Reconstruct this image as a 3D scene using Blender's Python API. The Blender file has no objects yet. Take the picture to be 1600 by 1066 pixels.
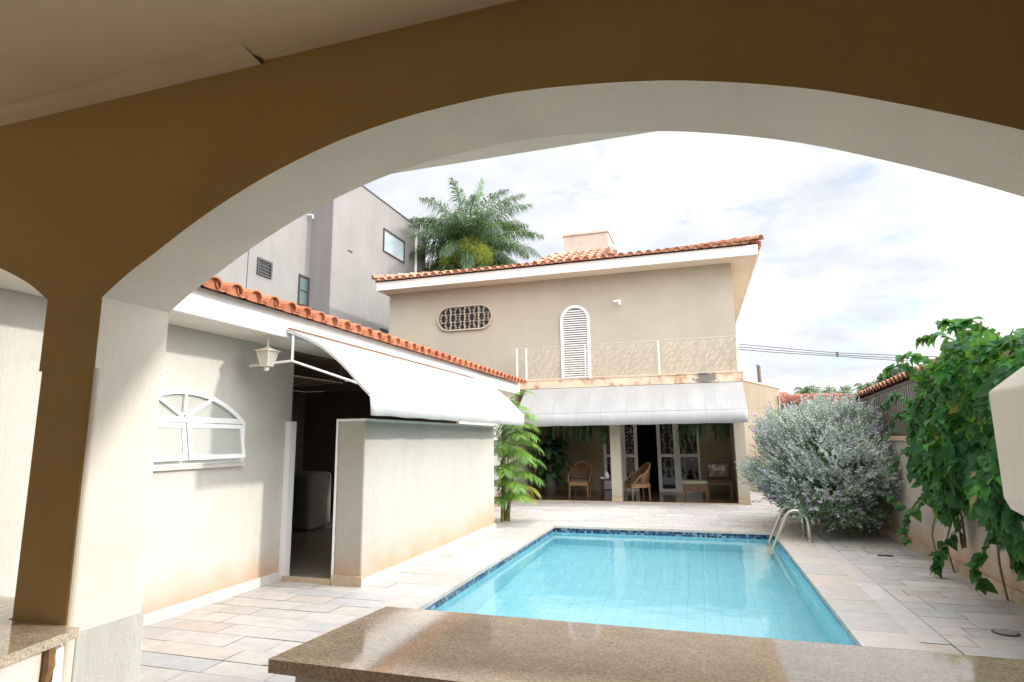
import bpy, math, random
from mathutils import Vector, Matrix
import numpy as np
random.seed(7); RNG = np.random.default_rng(11)
scene = bpy.context.scene
COL = scene.collection
R = math.radians

# ------------------------------------------------------------------ camera
cam = bpy.data.cameras.new('camera'); camo = bpy.data.objects.new('camera', cam); COL.objects.link(camo)
cam.sensor_fit = 'HORIZONTAL'; cam.sensor_width = 36; cam.lens = 20.7475
cam.clip_start = 0.05; cam.clip_end = 3000
_r = (0.95436353, 0.29841086, -0.01188442); _u = (0.06063700, -0.15465403, 0.98610612); _f = (-0.29242680, 0.94182434, 0.16569090)
camo.matrix_world = Matrix(((_r[0], _u[0], -_f[0], 0), (_r[1], _u[1], -_f[1], 0), (_r[2], _u[2], -_f[2], 1.6), (0, 0, 0, 1)))
scene.camera = camo

# ------------------------------------------------------------------ light, sky, exposure
SUN = Vector((1.0, 0.28, 0.43)).normalized()
EXPOSURE = 0.62
SUN_STRENGTH = 2.0
SKY_STRENGTH = 0.145
CLOUD = 1.16
sl = bpy.data.lights.new('sun', 'SUN'); sl.energy = SUN_STRENGTH; sl.angle = R(2.6); sl.color = (1.0, 0.95, 0.87)
so = bpy.data.objects.new('sun', sl); COL.objects.link(so)
so.rotation_euler = (-SUN).to_track_quat('-Z', 'Y').to_euler()
scene.view_settings.view_transform = 'Standard'; scene.view_settings.look = 'None'
scene.view_settings.exposure = EXPOSURE; scene.view_settings.gamma = 1.0
scene.view_settings.use_curve_mapping = False
world = bpy.data.worlds.new('World'); scene.world = world; world.use_nodes = True
def build_world():
    nt = world.node_tree; N = nt.nodes; L = nt.links
    for n in list(N): N.remove(n)
    out = N.new('ShaderNodeOutputWorld')
    sky = N.new('ShaderNodeTexSky'); sky.sky_type = 'NISHITA'; sky.sun_disc = False
    sky.sun_elevation = math.asin(SUN.z); sky.sun_rotation = math.atan2(SUN.x, SUN.y)
    sky.air_density = 1.0; sky.dust_density = 1.5
    bs = N.new('ShaderNodeBackground'); bs.inputs[1].default_value = SKY_STRENGTH
    L.new(sky.outputs[0], bs.inputs[0])
    bc = N.new('ShaderNodeBackground')
    tc = N.new('ShaderNodeTexCoord')
    # project the view direction onto a cloud layer so that clouds flatten to the horizon
    sep = N.new('ShaderNodeSeparateXYZ'); L.new(tc.outputs['Generated'], sep.inputs[0])
    zz = N.new('ShaderNodeMath'); zz.operation = 'ADD'; L.new(sep.outputs[2], zz.inputs[0]); zz.inputs[1].default_value = 0.18
    zm = N.new('ShaderNodeMath'); zm.operation = 'MAXIMUM'; L.new(zz.outputs[0], zm.inputs[0]); zm.inputs[1].default_value = 0.05
    dv = []
    for k in (0, 1):
        d = N.new('ShaderNodeMath'); d.operation = 'DIVIDE'; L.new(sep.outputs[k], d.inputs[0]); L.new(zm.outputs[0], d.inputs[1]); dv.append(d)
    cb = N.new('ShaderNodeCombineXYZ'); L.new(dv[0].outputs[0], cb.inputs[0]); L.new(dv[1].outputs[0], cb.inputs[1])
    n1 = N.new('ShaderNodeTexNoise'); n1.inputs['Scale'].default_value = 2.3; n1.inputs['Detail'].default_value = 9; n1.inputs['Roughness'].default_value = 0.62
    n1.inputs['Distortion'].default_value = 0.6
    L.new(cb.outputs[0], n1.inputs['Vector'])
    r1 = N.new('ShaderNodeValToRGB'); r1.color_ramp.elements[0].position = 0.25; r1.color_ramp.elements[1].position = 0.45
    L.new(n1.outputs['Fac'], r1.inputs[0])
    n2 = N.new('ShaderNodeTexNoise'); n2.inputs['Scale'].default_value = 1.1; n2.inputs['Detail'].default_value = 7; n2.inputs['Roughness'].default_value = 0.6
    L.new(cb.outputs[0], n2.inputs['Vector'])
    r2 = N.new('ShaderNodeValToRGB')
    r2.color_ramp.elements[0].position = 0.36; r2.color_ramp.elements[0].color = (0.66, 0.70, 0.77, 1)
    r2.color_ramp.elements[1].position = 0.60; r2.color_ramp.elements[1].color = (0.99, 0.99, 1.0, 1)
    L.new(n2.outputs['Fac'], r2.inputs[0]); L.new(r2.outputs[0], bc.inputs[0])
    # fill glow added to the clouds, mostly out of view, high on the sun's side
    dt = N.new('ShaderNodeVectorMath'); dt.operation = 'DOT_PRODUCT'; L.new(tc.outputs['Generated'], dt.inputs[0]); dt.inputs[1].default_value = (0.74, -0.27, 0.615)
    mr = N.new('ShaderNodeMapRange'); mr.inputs['From Min'].default_value = 0.12; mr.inputs['From Max'].default_value = 0.95; mr.interpolation_type = 'SMOOTHSTEP'
    mr.inputs['To Min'].default_value = 0.68 * CLOUD; mr.inputs['To Max'].default_value = 3.7 * CLOUD
    L.new(dt.outputs['Value'], mr.inputs['Value']); L.new(mr.outputs[0], bc.inputs[1])
    mx = N.new('ShaderNodeMixShader'); L.new(r1.outputs[0], mx.inputs[0]); L.new(bs.outputs[0], mx.inputs[1]); L.new(bc.outputs[0], mx.inputs[2])
    L.new(mx.outputs[0], out.inputs[0])
build_world()

# ------------------------------------------------------------------ mesh helpers
WPOS = {}
class MB:
    def __init__(s): s.v = []; s.f = []; s.m = []; s.cur = 0
    def add(s, vs, fs):
        b = len(s.v); s.v.extend([tuple(v) for v in vs]); s.f.extend([tuple(b + i for i in f) for f in fs]); s.m.extend([s.cur] * len(fs)); return s
    def box(s, x0, x1, y0, y1, z0, z1):
        return s.add([(x0,y0,z0),(x1,y0,z0),(x1,y1,z0),(x0,y1,z0),(x0,y0,z1),(x1,y0,z1),(x1,y1,z1),(x0,y1,z1)],
                     [(3,2,1,0),(4,5,6,7),(0,1,5,4),(1,2,6,5),(2,3,7,6),(3,0,4,7)])
    def obox(s, c, ax, hx, hy, hz):
        """box with half sizes about centre c; ax = three axis vectors"""
        c = Vector(c); a = [Vector(q).normalized() for q in ax]; vs = []
        for k in (-1, 1):
            for (i, j) in ((-1,-1),(1,-1),(1,1),(-1,1)): vs.append(c + a[0]*hx*i + a[1]*hy*j + a[2]*hz*k)
        return s.add(vs, [(3,2,1,0),(4,5,6,7),(0,1,5,4),(1,2,6,5),(2,3,7,6),(3,0,4,7)])
    def prism(s, poly, axis, a0, a1, side_mat=None):
        n = len(poly)
        def P(p, a): return {'x': (a, p[0], p[1]), 'y': (p[0], a, p[1]), 'z': (p[0], p[1], a)}[axis]
        A = sum(poly[i][0]*poly[(i+1) % n][1] - poly[(i+1) % n][0]*poly[i][1] for i in range(n))
        if axis == 'y': A = -A
        if A < 0: poly = poly[::-1]
        vs = [P(p, a0) for p in poly] + [P(p, a1) for p in poly]
        b = s.cur
        s.add(vs, [tuple(range(n-1, -1, -1)), tuple(range(n, 2*n))])
        if side_mat is not None: s.cur = side_mat
        s.add(vs, [(i, (i+1) % n, n+(i+1) % n, n+i) for i in range(n)])
        s.cur = b; return s
    def tube(s, pts, r, seg=8, caps=True):
        pts = [Vector(p) for p in pts]; n = len(pts); vs = []; fs = []
        rs = r if isinstance(r, (list, tuple)) else [r]*n
        t0 = (pts[1]-pts[0]).normalized(); ref = Vector((0,0,1)) if abs(t0.z) < .9 else Vector((1,0,0))
        nv = t0.cross(ref).normalized()
        for i, p in enumerate(pts):
            t = (pts[min(i+1, n-1)] - pts[max(i-1, 0)]).normalized()
            nv = (nv - t*nv.dot(t)); nv = nv.normalized() if nv.length > 1e-6 else t.orthogonal().normalized()
            bv = t.cross(nv)
            for k in range(seg):
                a = 2*math.pi*k/seg; vs.append(p + nv*(math.cos(a)*rs[i]) + bv*(math.sin(a)*rs[i]))
        for i in range(n-1):
            for k in range(seg): fs.append((i*seg+k, i*seg+(k+1) % seg, (i+1)*seg+(k+1) % seg, (i+1)*seg+k))
        if caps: fs.append(tuple(range(seg-1, -1, -1))); fs.append(tuple((n-1)*seg+k for k in range(seg)))
        return s.add(vs, fs)
    def lathe(s, prof, c, seg=16, rot=0.0):
        vs = []; fs = []; n = len(prof)
        for (r, z) in prof:
            for k in range(seg):
                a = 2*math.pi*k/seg + rot; vs.append((c[0]+r*math.cos(a), c[1]+r*math.sin(a), c[2]+z))
        for i in range(n-1):
            for k in range(seg): fs.append((i*seg+k, i*seg+(k+1) % seg, (i+1)*seg+(k+1) % seg, (i+1)*seg+k))
        fs.append(tuple(range(seg-1, -1, -1))); fs.append(tuple((n-1)*seg+k for k in range(seg)))
        return s.add(vs, fs)
    def quad(s, a, b, c, d): return s.add([a, b, c, d], [(0,1,2,3)])
    def build(s, name, mats, parent=None, smooth=False, bevel=0.0, bseg=2):
        me = bpy.data.meshes.new(name)
        w = WPOS.get(parent.name, Vector((0,0,0))) if parent else Vector((0,0,0))
        me.from_pydata([(v[0]-w.x, v[1]-w.y, v[2]-w.z) for v in s.v], [], s.f)
        if not isinstance(mats, (list, tuple)): mats = [mats]
        for q in mats: me.materials.append(q)
        if len(mats) > 1: me.polygons.foreach_set('material_index', s.m)
        if smooth: me.polygons.foreach_set('use_smooth', [True]*len(me.polygons))
        me.update()
        o = bpy.data.objects.new(name, me); COL.objects.link(o)
        if parent: o.parent = parent
        WPOS[o.name] = w.copy()
        if bevel:
            b = o.modifiers.new('bevel', 'BEVEL'); b.width = bevel; b.segments = bseg; b.limit_method = 'ANGLE'; b.angle_limit = R(40); b.harden_normals = False
        return o
def raw_mesh(name, V, F, mats, parent=None, mi=None, smooth=False):
    """V (n,3) array, F list of faces or (m,k) array"""
    me = bpy.data.meshes.new(name); w = WPOS.get(parent.name, Vector((0,0,0))) if parent else Vector((0,0,0))
    V = np.asarray(V, float) - np.array(w); F = np.asarray(F)
    me.vertices.add(len(V)); me.vertices.foreach_set('co', V.astype(np.float32).ravel())
    m, k = F.shape; me.loops.add(m*k); me.loops.foreach_set('vertex_index', F.astype(np.int32).ravel())
    me.polygons.add(m); me.polygons.foreach_set('loop_start', np.arange(0, m*k, k, dtype=np.int32))
    if not isinstance(mats, (list, tuple)): mats = [mats]
    for q in mats: me.materials.append(q)
    if mi is not None: me.polygons.foreach_set('material_index', np.asarray(mi, np.int32))
    if smooth: me.polygons.foreach_set('use_smooth', np.ones(m, bool))
    me.update(calc_edges=True); me.validate()
    o = bpy.data.objects.new(name, me); COL.objects.link(o)
    if parent: o.parent = parent
    WPOS[o.name] = w.copy(); return o
def tag(o, label, cat, group=None):
    o['label'] = label; o['category'] = cat
    if group: o['group'] = group
    return o
def thing(name, label, cat, loc=(0,0,0), group=None):
    o = bpy.data.objects.new(name, None); COL.objects.link(o); o.location = loc; o.empty_display_size = 0.2
    WPOS[o.name] = Vector(loc); return tag(o, label, cat, group)
def structure(o, kind='structure'): o['kind'] = kind; return o
def dup(root, loc, label, rotz=None):
    r = root.copy(); COL.objects.link(r); r.location = loc; r['label'] = label
    if rotz is not None: r.rotation_euler = (0, 0, rotz)
    for ch in list(root.children):
        c = ch.copy(); COL.objects.link(c); c.parent = r
        for g in list(ch.children):
            d = g.copy(); COL.objects.link(d); d.parent = c
    return r

# ------------------------------------------------------------------ materials
def new_mat(name):
    m = bpy.data.materials.new(name); m.use_nodes = True; nt = m.node_tree; return m, nt, nt.nodes, nt.links, nt.nodes['Principled BSDF']
def noise(N, L, src, scale, detail=4, rough=.55, mapping=None):
    n = N.new('ShaderNodeTexNoise'); n.inputs['Scale'].default_value = scale; n.inputs['Detail'].default_value = detail; n.inputs['Roughness'].default_value = rough
    if mapping:
        mp = N.new('ShaderNodeMapping'); mp.inputs['Scale'].default_value = mapping; L.new(src, mp.inputs[0]); src = mp.outputs[0]
    L.new(src, n.inputs['Vector']); return n
def ramp(N, L, fac, stops):
    r = N.new('ShaderNodeValToRGB'); el = r.color_ramp.elements
    while len(el) < len(stops): el.new(0.5)
    for e, (p, c) in zip(el, stops): e.position = p; e.color = (c[0], c[1], c[2], 1) if not isinstance(c, (int, float)) else (c, c, c, 1)
    L.new(fac, r.inputs[0]); return r
def mixc(N, L, fac, a, b, mode='MIX'):
    m = N.new('ShaderNodeMix'); m.data_type = 'RGBA'; m.blend_type = mode
    for sock, val in ((m.inputs[0], fac), (m.inputs[6], a), (m.inputs[7], b)):
        if hasattr(val, 'is_output'): L.new(val, sock)
        elif isinstance(val, (int, float)): sock.default_value = val
        else: sock.default_value = (val[0], val[1], val[2], 1)
    return m.outputs[2]
def plain(name, col, rough=.6, var=.12, vscale=3.0, metal=0.0, bump=0.0, bscale=60, spec=.5, grime=None, coat=0):
    """paint, metal, cloth: colour with slight mottling, optional bump and optional dirt colour in blotches"""
    m, nt, N, L, b = new_mat(name); geo = N.new('ShaderNodeNewGeometry'); pos = geo.outputs['Position']
    n1 = noise(N, L, pos, vscale, 6, .6)
    lo = tuple(c*(1-var) for c in col); hi = tuple(min(1, c*(1+var)) for c in col)
    c = ramp(N, L, n1.outputs['Fac'], [(.3, lo), (.7, hi)]).outputs[0]
    if grime:
        g = noise(N, L, pos, grime[1], 7, .65); f = ramp(N, L, g.outputs['Fac'], [(grime[2], 0.0), (grime[3], 1.0)])
        c = mixc(N, L, f.outputs[0], c, grime[0])
    L.new(c, b.inputs['Base Color']); b.inputs['Roughness'].default_value = rough; b.inputs['Metallic'].default_value = metal
    b.inputs['Specular IOR Level'].default_value = spec
    if coat: b.inputs['Coat Weight'].default_value = coat
    if bump:
        n2 = noise(N, L, pos, bscale, 4, .6); bp = N.new('ShaderNodeBump'); bp.inputs['Strength'].default_value = bump; bp.inputs['Distance'].default_value = .01
        L.new(n2.outputs['Fac'], bp.inputs['Height']); L.new(bp.outputs[0], b.inputs['Normal'])
    return m
def stucco(name, col, base_stain=None, stain_h=.7, streak=.12, bump=.35, patch=None, comb=.22):
    """combed wall render: vertical scratches, weather streaks, soil splash along the foot"""
    m, nt, N, L, b = new_mat(name); geo = N.new('ShaderNodeNewGeometry'); pos = geo.outputs['Position']
    big = noise(N, L, pos, .9, 6, .6); vert = noise(N, L, pos, 1.0, 6, .65, (3.2, 3.2, .35))
    c = ramp(N, L, big.outputs['Fac'], [(.3, tuple(q*.93 for q in col)), (.7, tuple(min(1, q*1.05) for q in col))]).outputs[0]
    f = ramp(N, L, vert.outputs['Fac'], [(.35, 1.0-streak), (.6, 1.0)])
    c = mixc(N, L, 1.0, c, f.outputs[0], 'MULTIPLY')
    fine = noise(N, L, pos, 1.0, 3, .6, (70, 70, 14))
    c = mixc(N, L, comb, c, ramp(N, L, fine.outputs['Fac'], [(.3, .55), (.7, 1.0)]).outputs[0], 'MULTIPLY')
    if base_stain:
        sp = N.new('ShaderNodeSeparateXYZ'); L.new(pos, sp.inputs[0])
        nz = noise(N, L, pos, 2.2, 6, .6); ad = N.new('ShaderNodeMath'); ad.operation = 'MULTIPLY_ADD'
        L.new(nz.outputs['Fac'], ad.inputs[0]); ad.inputs[1].default_value = -.9*stain_h; L.new(sp.outputs[2], ad.inputs[2])
        mr = N.new('ShaderNodeMapRange'); L.new(ad.outputs[0], mr.inputs['Value'])
        mr.inputs['From Min'].default_value = -.45*stain_h; mr.inputs['From Max'].default_value = .35*stain_h; mr.inputs['To Min'].default_value = .85; mr.inputs['To Max'].default_value = 0
        c = mixc(N, L, mr.outputs[0], c, base_stain)
    if patch:
        pn = noise(N, L, pos, patch[1], 7, .7); pf = ramp(N, L, pn.outputs['Fac'], [(patch[2], 0.0), (patch[3], 1.0)]); c = mixc(N, L, pf.outputs[0], c, patch[0])
    L.new(c, b.inputs['Base Color']); b.inputs['Roughness'].default_value = .9; b.inputs['Specular IOR Level'].default_value = .15
    bp = N.new('ShaderNodeBump'); bp.inputs['Strength'].default_value = bump; bp.inputs['Distance'].default_value = .012
    h = mixc(N, L, .5, fine.outputs['Fac'], noise(N, L, pos, 90, 3, .6).outputs['Fac'])
    L.new(h, bp.inputs['Height']); L.new(bp.outputs[0], b.inputs['Normal']); return m
def island_mat(name, stops, rough=.7, bump=.15, bscale=25, mottle=.25, mscale=6, transl=0.0, dirt=None, spec=.4):
    """each separate piece (tile, slab, leaf) of the mesh takes its own tone"""
    m, nt, N, L, b = new_mat(name); geo = N.new('ShaderNodeNewGeometry'); pos = geo.outputs['Position']
    c = ramp(N, L, geo.outputs['Random Per Island'], stops).outputs[0]
    if mottle:
        n = noise(N, L, pos, mscale, 7, .65)
        c = mixc(N, L, mottle, c, ramp(N, L, n.outputs['Fac'], [(.28, .35), (.72, 1.25)]).outputs[0], 'MULTIPLY')
    if dirt:
        dn = noise(N, L, pos, dirt[1], 7, .7); c = mixc(N, L, ramp(N, L, dn.outputs['Fac'], [(dirt[2], 0.0), (dirt[3], 1.0)]).outputs[0], c, dirt[0])
    L.new(c, b.inputs['Base Color']); b.inputs['Roughness'].default_value = rough; b.inputs['Specular IOR Level'].default_value = spec
    if bump:
        n2 = noise(N, L, pos, bscale, 5, .6); bp = N.new('ShaderNodeBump'); bp.inputs['Strength'].default_value = bump; bp.inputs['Distance'].default_value = .01
        L.new(n2.outputs['Fac'], bp.inputs['Height']); L.new(bp.outputs[0], b.inputs['Normal'])
    if transl:
        out = N['Material Output']; t = N.new('ShaderNodeBsdfTranslucent'); L.new(mixc(N, L, .5, c, (.25, .5, .05)), t.inputs['Color'])
        mx = N.new('ShaderNodeMixShader'); mx.inputs[0].default_value = transl; L.new(b.outputs[0], mx.inputs[1]); L.new(t.outputs[0], mx.inputs[2]); L.new(mx.outputs[0], out.inputs['Surface'])
    return m
def glass_pane(name, col, rough=.05, spec=.6):
    m, nt, N, L, b = new_mat(name); b.inputs['Base Color'].default_value = (*col, 1); b.inputs['Roughness'].default_value = rough; b.inputs['Specular IOR Level'].default_value = spec
    geo = N.new('ShaderNodeNewGeometry'); n = noise(N, L, geo.outputs['Position'], 2.5, 3, .5); bp = N.new('ShaderNodeBump'); bp.inputs['Strength'].default_value = .04; bp.inputs['Distance'].default_value = .02
    L.new(n.outputs['Fac'], bp.inputs['Height']); L.new(bp.outputs[0], b.inputs['Normal']); return m
STAIN = (.44, .26, .145)
M = {}
M['wall_side'] = stucco('side_wall_render', (.56, .535, .475), STAIN, .55, .05)
M['wall_low'] = stucco('yard_wall_render', (.43, .41, .36), STAIN, .62, .05)
M['wall_house'] = stucco('house_render', (.435, .385, .305), (.36, .22, .11), .3, .025, .25)
M['wall_boundary'] = stucco('boundary_render', (.60, .51, .44), (.42, .26, .12), .62, .12, .2)
M['wall_grey'] = stucco('grey_render', (.225, .217, .205), None, streak=.07, bump=.1)
M['wall_grey_shade'] = stucco('grey_shade_render', (.20, .188, .182), None, streak=.1, bump=.1)  # darker copy of the grey render, holds the shade of a side face
M['veranda_wall'] = stucco('veranda_shade_render', (.36, .265, .165), None, bump=.15)  # house render darkened, the veranda's shade is in its colour
M['wall_far'] = stucco('far_wall_render', (.52, .44, .33), None, bump=.1)
M['wall_far_white'] = stucco('far_white_render', (.66, .62, .56), None, bump=.1)
M['arch_in'] = stucco('porch_tan_render', (.47, .315, .125), None, streak=.02, bump=.14, patch=((.41, .275, .115), 1.6, .5, .8), comb=.05)  # browner tone for the inner face of the arch wall
M['arch_out'] = stucco('porch_cream_render', (.79, .735, .635), None, streak=.05, bump=.2, patch=((.70, .64, .54), 2.4, .52, .8), comb=.08)
M['plinth'] = stucco('pale_plinth_render', (.58, .58, .53), None, streak=.2, bump=.5, patch=((.42, .43, .36), 14, .55, .75))
M['ceiling'] = plain('ceiling_paint', (.88, .76, .59), .9, .06, 1.3, bump=.08, bscale=25, spec=.1)
M['interior'] = plain('interior_paint', (.72, .62, .48), .9, .1, 1.5, spec=.1)
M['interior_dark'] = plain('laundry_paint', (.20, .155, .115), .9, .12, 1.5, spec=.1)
M['white'] = plain('white_paint', (.78, .775, .755), .5, .04, 2.0, bump=.03, bscale=30)
M['white_weather'] = plain('weathered_white_paint', (.74, .72, .68), .7, .06, 1.6, bump=.05, bscale=20, grime=((.55, .47, .37), 3.2, .6, .85))
M['soffit'] = plain('soffit_paint', (.70, .66, .58), .85, .05, 1.2, spec=.15)
M['soffit_house'] = plain('house_soffit_paint', (.78, .70, .59), .85, .06, 1.1, spec=.15)
def vinyl(name, col, axis, seam, dirt):
    m, nt, N, L, b = new_mat(name); geo = N.new('ShaderNodeNewGeometry'); pos = geo.outputs['Position']; sp = N.new('ShaderNodeSeparateXYZ'); L.new(pos, sp.inputs[0])
    n1 = noise(N, L, pos, 1.3, 6, .6); c = ramp(N, L, n1.outputs['Fac'], [(.3, tuple(q*.94 for q in col)), (.7, tuple(q*1.04 for q in col))]).outputs[0]
    st = noise(N, L, pos, 1.0, 6, .7, (5, .8, .8) if axis == 0 else (.8, 5, .8)); c = mixc(N, L, ramp(N, L, st.outputs['Fac'], [(.50, 0.0), (.80, .32)]).outputs[0], c, dirt)
    pp = N.new('ShaderNodeMath'); pp.operation = 'PINGPONG'; ad = N.new('ShaderNodeMath'); ad.operation = 'ADD'; L.new(sp.outputs[axis], ad.inputs[0]); ad.inputs[1].default_value = 20.13; L.new(ad.outputs[0], pp.inputs[0]); pp.inputs[1].default_value = seam/2
    ls = N.new('ShaderNodeMath'); ls.operation = 'LESS_THAN'; L.new(pp.outputs[0], ls.inputs[0]); ls.inputs[1].default_value = .017
    c = mixc(N, L, ls.outputs[0], c, tuple(q*.93 for q in col))
    L.new(c, b.inputs['Base Color']); b.inputs['Roughness'].default_value = .45; b.inputs['Specular IOR Level'].default_value = .3
    w1 = noise(N, L, pos, 1.0, 4, .55, (4, 1.2, 1.2) if axis == 0 else (1.2, 4, 1.2)); w2 = noise(N, L, pos, 9, 3, .5)
    h = mixc(N, L, .25, w1.outputs['Fac'], w2.outputs['Fac']); h = mixc(N, L, .12, h, ls.outputs[0]); bp = N.new('ShaderNodeBump'); bp.inputs['Strength'].default_value = .45; bp.inputs['Distance'].default_value = .05
    L.new(h, bp.inputs['Height']); L.new(bp.outputs[0], b.inputs['Normal'])
    t = N.new('ShaderNodeBsdfTranslucent'); L.new(c, t.inputs['Color']); mx = N.new('ShaderNodeMixShader'); mx.inputs[0].default_value = .06
    L.new(b.outputs[0], mx.inputs[1]); L.new(t.outputs[0], mx.inputs[2]); L.new(mx.outputs[0], N['Material Output'].inputs['Surface']); return m
M['pvc'] = vinyl('awning_vinyl', (.43, .42, .405), 1, 1.15, (.35, .33, .30))
M['pvc_house'] = vinyl('house_awning_vinyl', (.345, .337, .325), 0, .616, (.27, .265, .26))
M['valance'] = vinyl('house_valance_vinyl', (.41, .41, .405), 0, .616, (.32, .315, .31))
M['slab'] = plain('stained_slab', (.62, .47, .34), .85, .15, 2.5, bump=.2, bscale=30, grime=((.30, .14, .06), 2.6, .5, .68))
def add_mould(m):
    nt = m.node_tree; N, L = nt.nodes, nt.links; b = N['Principled BSDF']; src = b.inputs['Base Color'].links[0].from_socket
    geo = N.new('ShaderNodeNewGeometry'); sp = N.new('ShaderNodeSeparateXYZ'); L.new(geo.outputs['Position'], sp.inputs[0])
    q = N.new('ShaderNodeMath'); q.operation = 'ABSOLUTE'; d = N.new('ShaderNodeMath'); d.operation = 'SUBTRACT'; L.new(sp.outputs[0], d.inputs[0]); d.inputs[1].default_value = .27; L.new(d.outputs[0], q.inputs[0])
    n = noise(N, L, geo.outputs['Position'], 7, 8, .75); k = N.new('ShaderNodeMath'); k.operation = 'MULTIPLY_ADD'; L.new(q.outputs[0], k.inputs[0]); k.inputs[1].default_value = -.9; L.new(n.outputs['Fac'], k.inputs[2])
    f = ramp(N, L, k.outputs[0], [(.28, 0.0), (.36, .9)])
    L.new(mixc(N, L, f.outputs[0], src, (.13, .12, .115)), b.inputs['Base Color'])
add_mould(M['slab'])
M['stone_trim'] = island_mat('stone_baseboard', [(0, (.58, .52, .45)), (.5, (.66, .63, .58)), (1, (.54, .50, .46))], .7, .2, 20, .2)
M['stone_base'] = island_mat('tan_stone_baseboard', [(0, (.42, .31, .20)), (.5, (.50, .40, .28)), (1, (.40, .30, .21))], .7, .2, 20, .3)
M['tile'] = island_mat('clay_roof_tile', [(0, (.33, .105, .05)), (.35, (.40, .14, .065)), (.7, (.44, .18, .09)), (1, (.35, .12, .055))], .8, .2, 40, .3, 9)
M['tile_old'] = island_mat('weathered_roof_tile', [(0, (.36, .14, .08)), (.35, (.48, .22, .13)), (.7, (.52, .29, .19)), (1, (.40, .18, .11))], .85, .25, 40, .4, 9, dirt=((.16, .11, .09), 4, .58, .8))
M['tile_far'] = island_mat('dark_red_roof_tile', [(0, (.30, .10, .07)), (.5, (.40, .17, .12)), (1, (.34, .13, .09))], .85, .2, 40, .3, 9)
M['slabs'] = island_mat('sandstone_paving', [(0, (0.479, 0.439, 0.405)), (.14, (0.547, 0.502, 0.456)), (.26, (0.440, 0.432, 0.428)), (.38, (0.555, 0.510, 0.462)), (.50, (0.490, 0.456, 0.439)), (.60, (0.550, 0.490, 0.450)), (.70, (0.425, 0.412, 0.405)), (.80, (0.581, 0.553, 0.513)), (.90, (0.515, 0.440, 0.375)), (1, (0.456, 0.445, 0.439))], .55, .25, 30, .25, 7, dirt=((.28, .25, .22), 2.3, .58, .85), spec=.4)
M['mortar'] = plain('mortar', (.20, .16, .125), .95, .3, 8)
M['earth'] = plain('earth', (.22, .17, .12), .95, .3, .6)
M['coping'] = island_mat('pool_coping_stone', [(0, (.50, .44, .38)), (.3, (.55, .50, .45)), (.6, (.51, .43, .355)), (1, (.46, .435, .41))], .55, .2, 30, .25, 7, spec=.4)
M['alu'] = plain('white_aluminium', (.82, .82, .82), .35, .02, 2)
M['frost'] = glass_pane('frosted_pane', (.40, .40, .36), .35, .5)
M['dark_glass'] = glass_pane('dark_pane', (.012, .012, .014), .03, .5)
M['sky_glass'] = glass_pane('sky_reflection_pane', (.36, .42, .45), .02, 1.6)  # pale base colour paints the reflected sky into the pane
M['teal_glass'] = glass_pane('teal_pane', (.10, .14, .14), .05, .8)
M['iron_cream'] = plain('cream_iron', (.72, .65, .54), .55, .05, 6)
M['iron_tan'] = plain('tan_iron', (.46, .38, .29), .6, .1, 6)
M['iron_beige'] = plain('beige_iron', (.56, .49, .39), .6, .05, 6)
M['iron_grey'] = plain('grey_iron', (.42, .40, .37), .5, .1, 6)
M['bar_paint'] = plain('brown_bar_paint', (.20, .17, .15), .5, .12, 6)
M['iron_dark'] = plain('dark_iron', (.09, .075, .07), .6, .2, 6)
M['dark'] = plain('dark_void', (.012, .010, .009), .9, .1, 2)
M['frame_dark'] = plain('dark_bronze_frame', (.05, .045, .042), .4, .1, 4)
M['steel'] = plain('pool_steel', (.62, .58, .51), .28, .05, 5, metal=.85)
M['wood'] = plain('dark_wood', (.10, .05, .025), .5, .25, 8)
M['wicker'] = plain('wicker', (.26, .145, .055), .6, .25, 30, bump=.6, bscale=120)
M['wicker_dark'] = plain('dark_wicker', (.13, .065, .03), .65, .25, 30, bump=.6, bscale=120)
M['cushion_dark'] = plain('brown_cushion', (.11, .06, .04), .9, .2, 12)
M['cushion_green'] = plain('olive_cushion', (.26, .25, .16), .9, .15, 12)
M['cloth'] = plain('grey_dust_cover', (.22, .20, .175), .9, .12, 3, bump=.3, bscale=8)
M['pot'] = plain('dark_pot', (.06, .05, .045), .5, .2, 5)
M['porcelain'] = plain('porcelain', (.75, .76, .76), .25, .03, 5)
M['floor_in'] = plain('brown_porch_tile', (.10, .055, .035), .18, .25, 4, spec=.5)
M['floor_laundry'] = plain('laundry_floor_tile', (.30, .25, .19), .3, .15, 4)
M['floor_porch'] = plain('porch_floor_tile', (.66, .58, .46), .4, .12, 4)
M['concrete'] = plain('chimney_render', (.50, .42, .34), .9, .1, 2, bump=.2, grime=((.34, .28, .22), 2.5, .55, .8))
M['bark'] = plain('bark', (.20, .15, .10), .95, .3, 12, bump=.8, bscale=30)
M['palm_stem'] = plain('palm_stem', (.25, .24, .10), .7, .3, 10, bump=.3, bscale=20)
M['rachis'] = plain('palm_rachis', (.22, .30, .07), .6, .2, 5)
M['utility'] = plain('utility_wood', (.16, .13, .11), .9, .2, 6)
M['wire'] = plain('wire', (.10, .10, .11), .6, .1, 5)
M['queen'] = island_mat('queen_palm_leaf', [(0, (.018, .042, .018)), (.4, (.034, .07, .028)), (.75, (.055, .10, .04)), (1, (.10, .15, .07))], .42, 0, mottle=0, transl=.25, spec=.5)
M['queen_new'] = island_mat('young_palm_leaf', [(0, (.05, .17, .03)), (1, (.09, .25, .05))], .45, 0, mottle=0, transl=.3)
M['bloom'] = island_mat('palm_bloom', [(0, (.30, .34, .05)), (.5, (.42, .45, .09)), (1, (.24, .29, .05))], .7, 0, mottle=0, transl=.3)
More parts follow.
